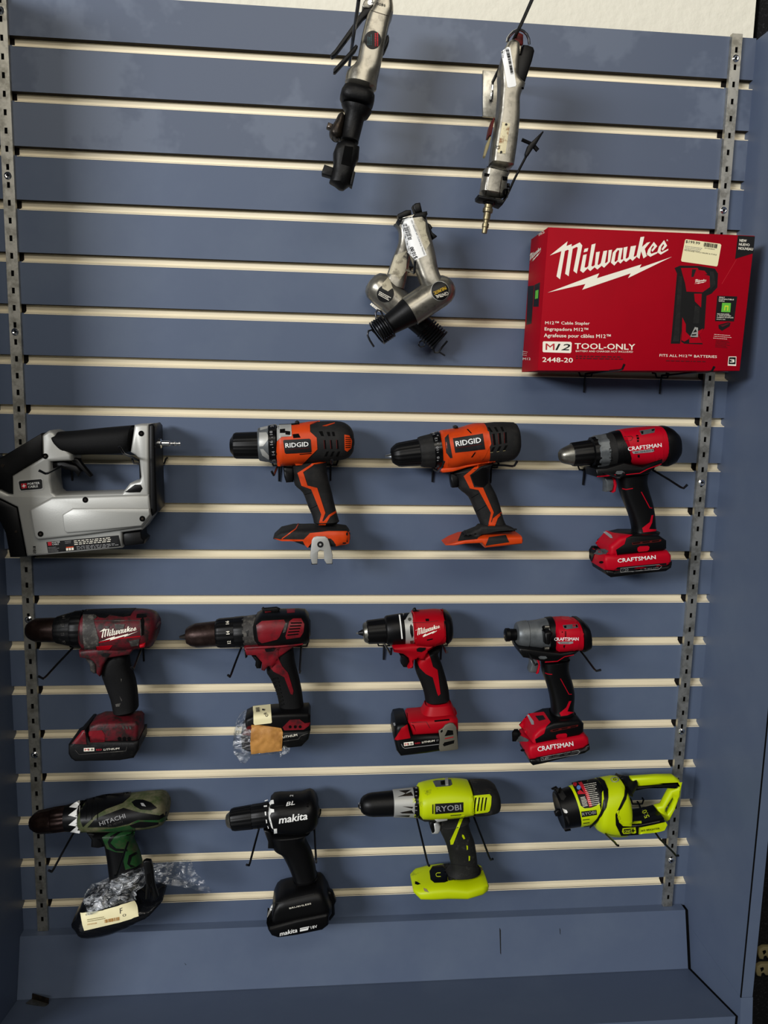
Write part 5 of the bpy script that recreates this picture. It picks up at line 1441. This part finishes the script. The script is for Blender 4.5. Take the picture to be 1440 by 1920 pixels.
# ------------------------------------------------------------------ lime drill
t = T('cordless_drill', 'lime green drill with grey clutch collar and an empty battery foot', 'drill', (650, 1440, 4.8), .055, (950, 700), DR)
t.rev('jaws', 'chrome', (102, 340), (145, 338), [(0, 20), (4, 30), (20, 42), (42, 56)], rib=(3, .15))
t.rev('chuck', 'black', (122, 336), (422, 318), [(0, 40), (8, 66), (30, 92), (70, 112), (110, 120), (300, 128)])
t.rev('clutch_collar', 'silver', (416, 318), (605, 310), [(0, 126), (4, 134), (12, 136), (188, 148)])
t.patch('collar_groove', 'darkmetal', [[(470, 205), (580, 195), (520, 235), (470, 262), (540, 232)], [(455, 262), (580, 215), (600, 250), (500, 255)], [(500, 345), (600, 350), (590, 365)], [(480, 400), (585, 380), (605, 410), (500, 408)], [(445, 430), (570, 425), (560, 440)]], t=.3)
t.rev('number_ring', 'gloss', (597, 310), (642, 308), [(0, 148), (6, 152), (44, 155)])
t.text('20', 'print_lime', (622, 315), (618, 272), 26, bold=.01)
t.text('15', 'print_lime', (625, 440), (623, 415), 18)
for y in (180, 215, 250, 380, 345):
    t.line('tick', 'print_grey', [(618, y), (634, y)], 5)
t.loft('housing', 'lime_dirty', [(630, 136, 645, 460, 34), (750, 102, 760, 465, 36), (900, 83, 910, 458, 37), (1040, 86, 1050, 440, 37), (1120, 98, 1130, 425, 36.5)], n=2.5)
t.loft('rear_housing', 'charcoal_dirty', [(1105, 96, 1120, 438, 36.8), (1200, 90, 1210, 434, 37), (1285, 96, 1300, 420, 35), (1345, 135, 1348, 395, 29), (1368, 210, 1368, 340, 17)], n=2.6, sm=2)
t.patch('yellow_tail', 'lime_dirty', [(1112, 255), (1200, 246), (1285, 238), (1302, 258), (1298, 330), (1285, 382), (1270, 395), (1110, 418)], t=1, solid=True)
for i in range(4):
    t.patch('vent', 'void', [(1158 + 31 * i, 266), (1170 + 31 * i, 265), (1160 + 31 * i, 330), (1152 + 31 * i, 392 - 4 * i), (1140 + 32 * i, 394 - 4 * i), (1148 + 31 * i, 330)], t=.4)
t.patch('nameplate', 'print_black', [(795, 322), (1050, 308), (1050, 395), (795, 415)], t=.5, solid=True)
t.text('RYOBI', 'print_grey', (808, 394), (1032, 376), 50, bold=.03)
t.patch('side_mark', 'print_black', [[(770, 328), (780, 328), (780, 412), (770, 412)], [(785, 325), (788, 325), (788, 414), (785, 414)], [(935, 425), (1030, 417), (1030, 422), (935, 430)]], t=.4)
t.patch('gear_switch_well', 'greymetal', [(775, 120), (800, 112), (938, 104), (950, 150), (930, 162), (802, 172)], t=.5, solid=True)
t.patch('gear_switch', 'silver_paint', [(885, 98), (912, 96), (915, 156), (890, 158)], t=2)
t.patch('switch_slot', 'void', [(845, 120), (882, 112), (884, 150), (850, 152)], t=.4)
t.slab('underside', 'charcoal_dirty', [(650, 462), (780, 458), (900, 450), (1120, 430), (1320, 405), (1290, 432), (1150, 440), (920, 480), (800, 492), (700, 490)], df=.078, db=.032, bev=3)
t.slab('direction_switch', 'silver_paint', [(788, 466), (915, 448), (908, 478), (815, 493)], df=.084, db=.060, bev=2)
t.slab('trigger_body', 'black', [(750, 490), (800, 490), (800, 590), (770, 590), (752, 540)], 11, bev=2)
t.slab('trigger', 'silver_paint', [(782, 498), (825, 500), (848, 525), (845, 570), (828, 598), (770, 600), (790, 570)], 12, bev=3)
t.loft('grip', 'charcoal_dirty', [(830, 480, 1110, 430, 22), (840, 560, 1095, 490, 20), (870, 625, 1120, 580, 19), (898, 700, 1150, 660, 19), (925, 820, 1170, 790, 19), (935, 900, 1180, 880, 21), (880, 960, 1200, 930, 24)])
t.patch('yellow_stripe', 'lime_dirty', [(1030, 430), (1062, 426), (1010, 545), (958, 685), (936, 688), (932, 652), (990, 530)], t=.8)
t.patch('yellow_dash', 'lime', [[(1040, 598), (1052, 602), (1066, 635), (1052, 640), (1038, 615)], [(1078, 695), (1090, 700), (1090, 730), (1082, 738)], [(1098, 790), (1110, 792), (1108, 830), (1098, 836)]], t=.5)
t.loft('battery_foot', 'lime_dirty', [(580, 975, 592, 1095, 27), (640, 925, 645, 1155, 36), (760, 882, 750, 1170, 39), (880, 865, 880, 1163, 40), (1050, 900, 1050, 1148, 40), (1180, 872, 1190, 1118, 37), (1240, 905, 1235, 1075, 31), (1262, 980, 1258, 1035, 20)], n=3.2, sm=1)
t.patch('magnet_tray', 'gloss', [(745, 930), (772, 886), (868, 868), (880, 900), (905, 960), (910, 1020), (880, 1030), (790, 1034), (755, 1005)], t=.6, solid=True)
t.patch('tray_shoulder', 'charcoal_dirty', [(870, 868), (935, 862), (1175, 895), (1168, 925), (1060, 985), (950, 1010), (915, 1014), (905, 960)], t=1)
t.text('U', 'print_lime', (800, 945), (802, 985), 45, bold=.01)
t.patch('foot_scuff', 'tan', [[(690, 1080), (720, 1090), (740, 1120), (700, 1110)], [(1195, 890), (1222, 900), (1225, 920), (1205, 910)]], t=.4)
t.patch('battery_notch', 'void', [(618, 1020), (640, 1028), (665, 1045), (640, 1052), (615, 1045)], t=.6)

# ------------------------------------------------------------------ lime spotlight
t = T('cordless_spotlight', 'lime green cordless spotlight with black bezel and loop handle at the right rail', 'spotlight', (1020, 1430, 5.143), .055, (700, 500))
t.rev('bezel', 'black', (140, 460), (300, 420), [(14, 150), (0, 200), (4, 208), (80, 214), (162, 222)], N=48)
t.slab('bezel_lug', 'black', [(75, 262), (125, 238), (150, 262), (160, 300), (130, 300), (112, 280)], df=.060, db=.053, bev=2)
t.slab('bezel_lug', 'black', [(105, 488), (130, 460), (165, 462), (180, 510), (150, 525), (115, 522)], df=.094, db=.086, bev=2)
t.slab('bezel_lug', 'black', [(188, 640), (250, 615), (265, 660), (208, 670)], df=.062, db=.054, bev=2)
t.patch('bezel_insert', 'charcoal', [[(112, 255), (160, 238), (215, 330), (190, 365), (165, 360)], [(205, 520), (225, 515), (245, 570), (240, 600)]], t=1)
t.patch('beam_mark', 'white', [(175, 442), (218, 458), (228, 478), (215, 488), (195, 482)], t=1)
t.rev('lamp_head', 'lime', (292, 422), (485, 375), [(0, 222), (10, 226), (198, 236)], N=48)
t.rev('head_band', 'black', (480, 376), (560, 356), [(0, 234), (4, 240), (60, 240), (82, 232)], N=48)
t.loft('body', 'lime', [(480, 160, 450, 640, 40), (560, 138, 520, 680, 43), (640, 122, 600, 712, 44), (740, 118, 680, 716, 43), (780, 200, 720, 712, 41), (790, 260, 735, 705, 39)], n=2.5, sm=2)
t.patch('front_band', 'black', [(505, 150), (540, 148), (585, 180), (618, 260), (620, 340), (600, 430), (560, 510), (500, 580), (440, 628), (440, 612), (510, 540), (560, 450), (578, 350), (570, 260), (540, 190)], t=1.2, g=18)
t.patch('emblem_rim', 'print_grey', [(640, 160), (660, 142), (700, 140), (724, 152), (720, 178), (695, 190), (660, 185)], t=.5, solid=True)
t.patch('emblem', 'lime', [(650, 160), (668, 148), (700, 148), (714, 158), (710, 172), (690, 182), (665, 178)], t=.5, solid=True)
t.text('G', 'print_black', (668, 176), (698, 172), 26, bold=.02)
t.slab('handle', 'lime', [(845, 158), (1100, 140), (1255, 138), (1312, 175), (1338, 225), (1325, 330), (1225, 560), (1185, 582), (1150, 540), (1085, 440), (1145, 425), (1225, 275), (1292, 252), (1302, 214), (1100, 224), (872, 242)], df=.064, db=.047, bev=5, holes=[[(1245, 350), (1262, 370), (1240, 440), (1202, 510), (1180, 480), (1185, 450), (1222, 390)]])
t.slab('grip', 'black', [(800, 275), (870, 240), (1100, 222), (1285, 208), (1298, 230), (1285, 255), (1260, 258), (1060, 245), (960, 262), (860, 284), (810, 305)], df=.067, db=.050, bev=3)
t.slab('battery', 'gloss', [(740, 612), (915, 600), (1110, 560), (1165, 545), (1182, 600), (1160, 650), (1100, 668), (915, 690), (745, 702)], df=.085, db=.034, bev=4)
t.loft('neck_cover', 'black', [(740, 125, 765, 300, 38), (800, 120, 805, 292, 28), (850, 118, 858, 262, 17), (880, 120, 886, 242, 12)], n=2.5)
t.patch('shoulder', 'black', [(705, 130), (760, 128), (800, 140), (800, 300), (790, 350), (742, 440), (702, 485), (720, 570), (760, 612), (915, 618), (915, 690), (742, 702), (692, 600), (688, 500), (728, 420), (772, 320), (780, 240), (765, 175)], t=1.2, solid=True, g=18)
t.patch('battery_rail', 'lime', [(915, 628), (1060, 598), (1170, 572), (1186, 600), (1160, 650), (1100, 668), (912, 688)], t=.8, solid=True)
t.line('lime_piping', 'lime', [(730, 570), (760, 588), (940, 575)], 18, t=1)
t.patch('lime_tab', 'lime', [[(706, 520), (722, 508), (735, 540), (718, 552)], [(700, 480), (720, 455), (722, 480), (706, 500)]], t=1)
t.patch('badge_rim', 'lime', [(758, 632), (880, 622), (887, 672), (875, 680), (765, 684), (752, 665)], t=.8, solid=True)
t.patch('badge', 'print_black', [(768, 642), (835, 636), (838, 672), (770, 677)], t=.4, solid=True)
t.text('ONE', 'print_lime', (775, 672), (832, 668), 24, bold=.03)
t.flat('plus_sign', 'print_black', [[(852, 636), (862, 636), (863, 648), (876, 648), (876, 658), (863, 658), (864, 670), (853, 670), (852, 659), (842, 659), (842, 649), (852, 649)]], t=.8)
t.text('36% BRIGHTER', 'print_black', (932, 664), (1115, 640), 17, bold=.03)
t.text('5.0', 'print_lime', (1020, 525), (985, 450), 50, bold=.04)
t.text('LITHIUM', 'print_grey', (985, 520), (955, 455), 10)

t.patch('warning_label', 'print_black', [(265, 195), (330, 178), (470, 160), (505, 190), (535, 290), (540, 375), (505, 415), (450, 435), (390, 440), (355, 415), (320, 310)], t=.5, solid=True)
t.patch('red_frame', 'print_red', [(330, 190), (362, 184), (430, 300), (465, 420), (438, 428), (400, 310)], t=.4)
t.patch('warning_triangle', 'print_red', [(322, 285), (345, 262), (398, 300), (330, 305)], t=.4)
t.disc('blue_sign', 'print_blue', 335, 240, 20, t=.5, n=12)
t.disc('red_sign', 'print_red', 300, 208, 18, t=.5, n=12)
t.scrawl('print_white', (350, 330), (375, 425), (400, 320), 7, 6, seed=14)
t.scrawl('print_white', (380, 205), (440, 420), (500, 185), 12, 5, seed=15)
t.patch('nameplate', 'print_black', [(358, 472), (505, 455), (510, 502), (365, 525)], t=.5, solid=True)
t.text('RYOBI', 'print_grey', (370, 512), (500, 490), 30, bold=.02)
for i in range(3):
    t.line('head_rib', 'print_black', [(372 + 6 * i, 553 + 32 * i), (438, 545 + 32 * i)], 5)
# ------------------------------------------------------------------ hooks
H = [
 ((133,866),(85,888),(73,882),'wire hook showing in front of the nameplate of the silver stapler'),
 ((262,864),(231,849),(223,837),'wire hook poking up over the black grip of the silver stapler'),
 ((523,868),(513,891),(509.6,884),'wire hook under the chuck side of the orange drill with a belt clip'),
 ((620,867),(622,868),(622,862),'wire hook under the motor end of the orange drill with a belt clip'),
 ((812,870),(828.6,876),(832.5,865),'wire hook under the number collar of the clipless orange drill'),
 ((922,872),(964.7,873),(969.6,865),'wire hook reaching out behind the motor of the clipless orange drill'),
 ((1096,876),(1163,894.5),(1170,887),'wire hook crossing the trigger neck of the red drill on the upper tool row'),
 ((1215,876),(1281.8,915.5),(1288.6,909),'wire hook reaching right of the grip of the red drill on the upper tool row'),
 ((143,1208),(81,1272.6),(72,1268),'wire hook under the collar of the scuffed maroon drill at the left rail'),
 ((268,1208),(250,1254.5),(246,1251),'wire hook behind the grip of the scuffed maroon drill at the left rail'),
 ((456,1205),(431,1269),(427.7,1266),'wire hook under the collar of the drill with the taped battery'),
 ((565,1207),(562,1261),(562.6,1258),'wire hook behind the grip of the drill with the taped battery'),
 ((720,1206),(733,1226.7),(734,1215.5),'wire hook under the chuck of the clean red drill with grey belt clip'),
 ((828,1206),(837,1223),(838.3,1222.5),'wire hook behind the grip of the clean red drill with grey belt clip'),
 ((977,1203),(1004,1247),(1006.8,1245),'wire hook in front of the trigger of the red impact driver'),
 ((1075,1203),(1118,1258),(1126.7,1256),'wire hook reaching out right of the red impact driver grip'),
 ((150,1540),(97,1634.7),(91.4,1632),'wire hook left of the trigger of the green drill'),
 ((255,1535),(218.6,1641),(213.4,1643),'wire hook crossing in front of the grip of the green drill'),
 ((492,1530),(467,1622.5),(462.5,1621.5),'wire hook left of the trigger of the all-black drill'),
 ((588,1528),(593,1617),(592.7,1615),'wire hook behind the grip of the all-black drill'),
 ((778,1520),(803,1622),(804.8,1623),'wire hook whose tip ends on the battery foot of the lime drill'),
 ((882,1515),(919.8,1612),(924,1610.4),'wire hook reaching out behind the grip of the lime drill'),
 ((1115,1510),(1156,1584),(1159.6,1585.6),'wire hook under the lamp body of the lime spotlight'),
 ((1195,1503),(1268,1605),(1271.8,1604),'wire hook under the battery of the lime spotlight, tip over the right rail'),
 ((1098,701),(1166.7,692),(1170.7,683),'left wire hook carrying the red carton'),
 ((1241,704),(1335,695.5),(1339.3,687.5),'right wire hook carrying the red carton'),
 ((757,505),(777,511),(778,489),'wire hook with its tip up between the two crossed air hammers'),
]
NOLEG = (8, 10, 11, 14, 15, 16, 17, 18, 19, 20, 21, 22, 23, 26)
for i, (b, k, t, l) in enumerate(H):
    hook(b, k, t, l, leg=i not in NOLEG, drop={4: .009, 22: .013, 23: .010}.get(i, 0.))
hook((297, 864), (290, 866), (289, 862), 'short empty wire hook beside the black end cap of the silver stapler', L=.018)
hook((655, 122), (672.5, 0), (674, -12), 'long black wire hook carrying the air ratchet by its lever', L=.245, r=.0024, bracket=False)

t = T('scanner_hook', 'long black wire hook with chrome face plate holding the air saw', 'hook', (890, 40, 9.6), .006, (300, 1300), 'wire hooks on the slatwall')
t.slab('face_plate', 'zinc', [(150, 880), (470, 905), (450, 1740), (150, 1705)], df=.006, db=.0005, bev=.8)
t.slab('label_holder', 'chrome', [(305, 1100), (352, 1100), (335, 1410), (285, 1400)], df=.016, db=.0062, bev=1)
t.patch('slot', 'void', [(270, 1395), (335, 1400), (325, 1440), (260, 1430)], t=.4)
t.tube('arm', 'black', [(325, 1090, .012), (430, 880, .045), (720, 290, .125), (860, 0, .18), (1030, -384, .25), (1080, -520, .275)], 2.4)

t = T('metal_bracket', 'small grey folded metal bracket lying in the left corner of the deck', 'bracket', (0, 1660, 2.88), .06, (205, 630))
for (a, b_, c_, e) in (((140, 636), (172, 612), (262, 640), (238, 662)),):
    A = [t.w(*p, .06) for p in (a, b_, c_, e)]
zd = ZO - 1.5137
def dk(u, v):
    px, py = t.c(u, v)
    r = RIGHT * ((px - 720) / FPX) - UP * ((py - 960) / FPX) + FWD
    k = (zd - CAM.z) / r.z
    return CAM + r * k
A = [dk(*p) for p in ((140, 640), (172, 618), (262, 645), (240, 664))]
vs, fs = [], []
for k in range(4):
    vs.append(A[k] + Vector((0, 0, .0005)))
for k in range(4):
    vs.append(A[k] + Vector((0, 0, .0020)))
fs += [(0, 1, 2, 3), (4, 5, 6, 7)] + [(i, (i + 1) % 4, 4 + (i + 1) % 4, 4 + i) for i in range(4)]
t.mk('base_plate', vs, fs, 'steel', smooth=False)
vs, fs = [], []
for k in (1, 2):
    vs += [A[k], A[k] + Vector((0, .0015, 0)), A[k] + Vector((0, .004, .009)), A[k] + Vector((0, .0025, .009))]
fs += [(0, 1, 2, 3), (4, 5, 6, 7), (0, 1, 5, 4), (1, 2, 6, 5), (2, 3, 7, 6), (3, 0, 4, 7)]
t.mk('flange', vs, fs, 'darkmetal', smooth=False)

for i, (y0, lab) in enumerate(((745, 'upper tan double clip on the black carpeted wall at the right edge'), (880, 'lower tan double clip on the black carpeted wall at the right edge'))):
    t = T('wall_clip', lab, 'clip', (1100, 1600, 4.235), 0, (1420, y0 + 60), 'tan clips on the black wall')
    x = 1365 - i * 18
    P = [(x, 60), (x + 10, 20), (x + 45, 2), (x + 150, 0), (x + 150, 60), (x + 120, 60), (x + 120, 90), (x + 75, 90), (x + 60, 70), (x + 45, 75), (x + 40, 100), (x + 10, 95)]
    t.slab('clip_plate', 'tan', [(a, b + y0) for a, b in P], df=-.020, db=-.0295, bev=1.5)
    t.patch('clip_hole', 'void', [[(x + 30, y0 + 30), (x + 55, y0 + 22), (x + 60, y0 + 40), (x + 40, y0 + 60)], [(x + 95, y0 + 25), (x + 125, y0 + 25), (x + 120, y0 + 50), (x + 95, y0 + 50)]], t=.5)

# scuffs on the kick board
tb = bpy.data.objects['trim_1']
for x, z0, z1, w_ in ((.792, -1.436, -1.480, .0022), (.902, -1.440, -1.452, .0012), (.24, -1.470, -1.474, .004)):
    def kb(xx, z):
        f = (z + 1.4195) / (-1.5165 + 1.4195)
        return (xx, -(.018 + .027 * f) - .0006, ZO + z)
    mk('scuff_mark', [kb(x, z0), kb(x + w_, z0 - .004), kb(x + w_ * .8, z1), kb(x + w_ * .2, z1 + .003)], [(0, 1, 2, 3)], 'charcoal', tb, smooth=False)
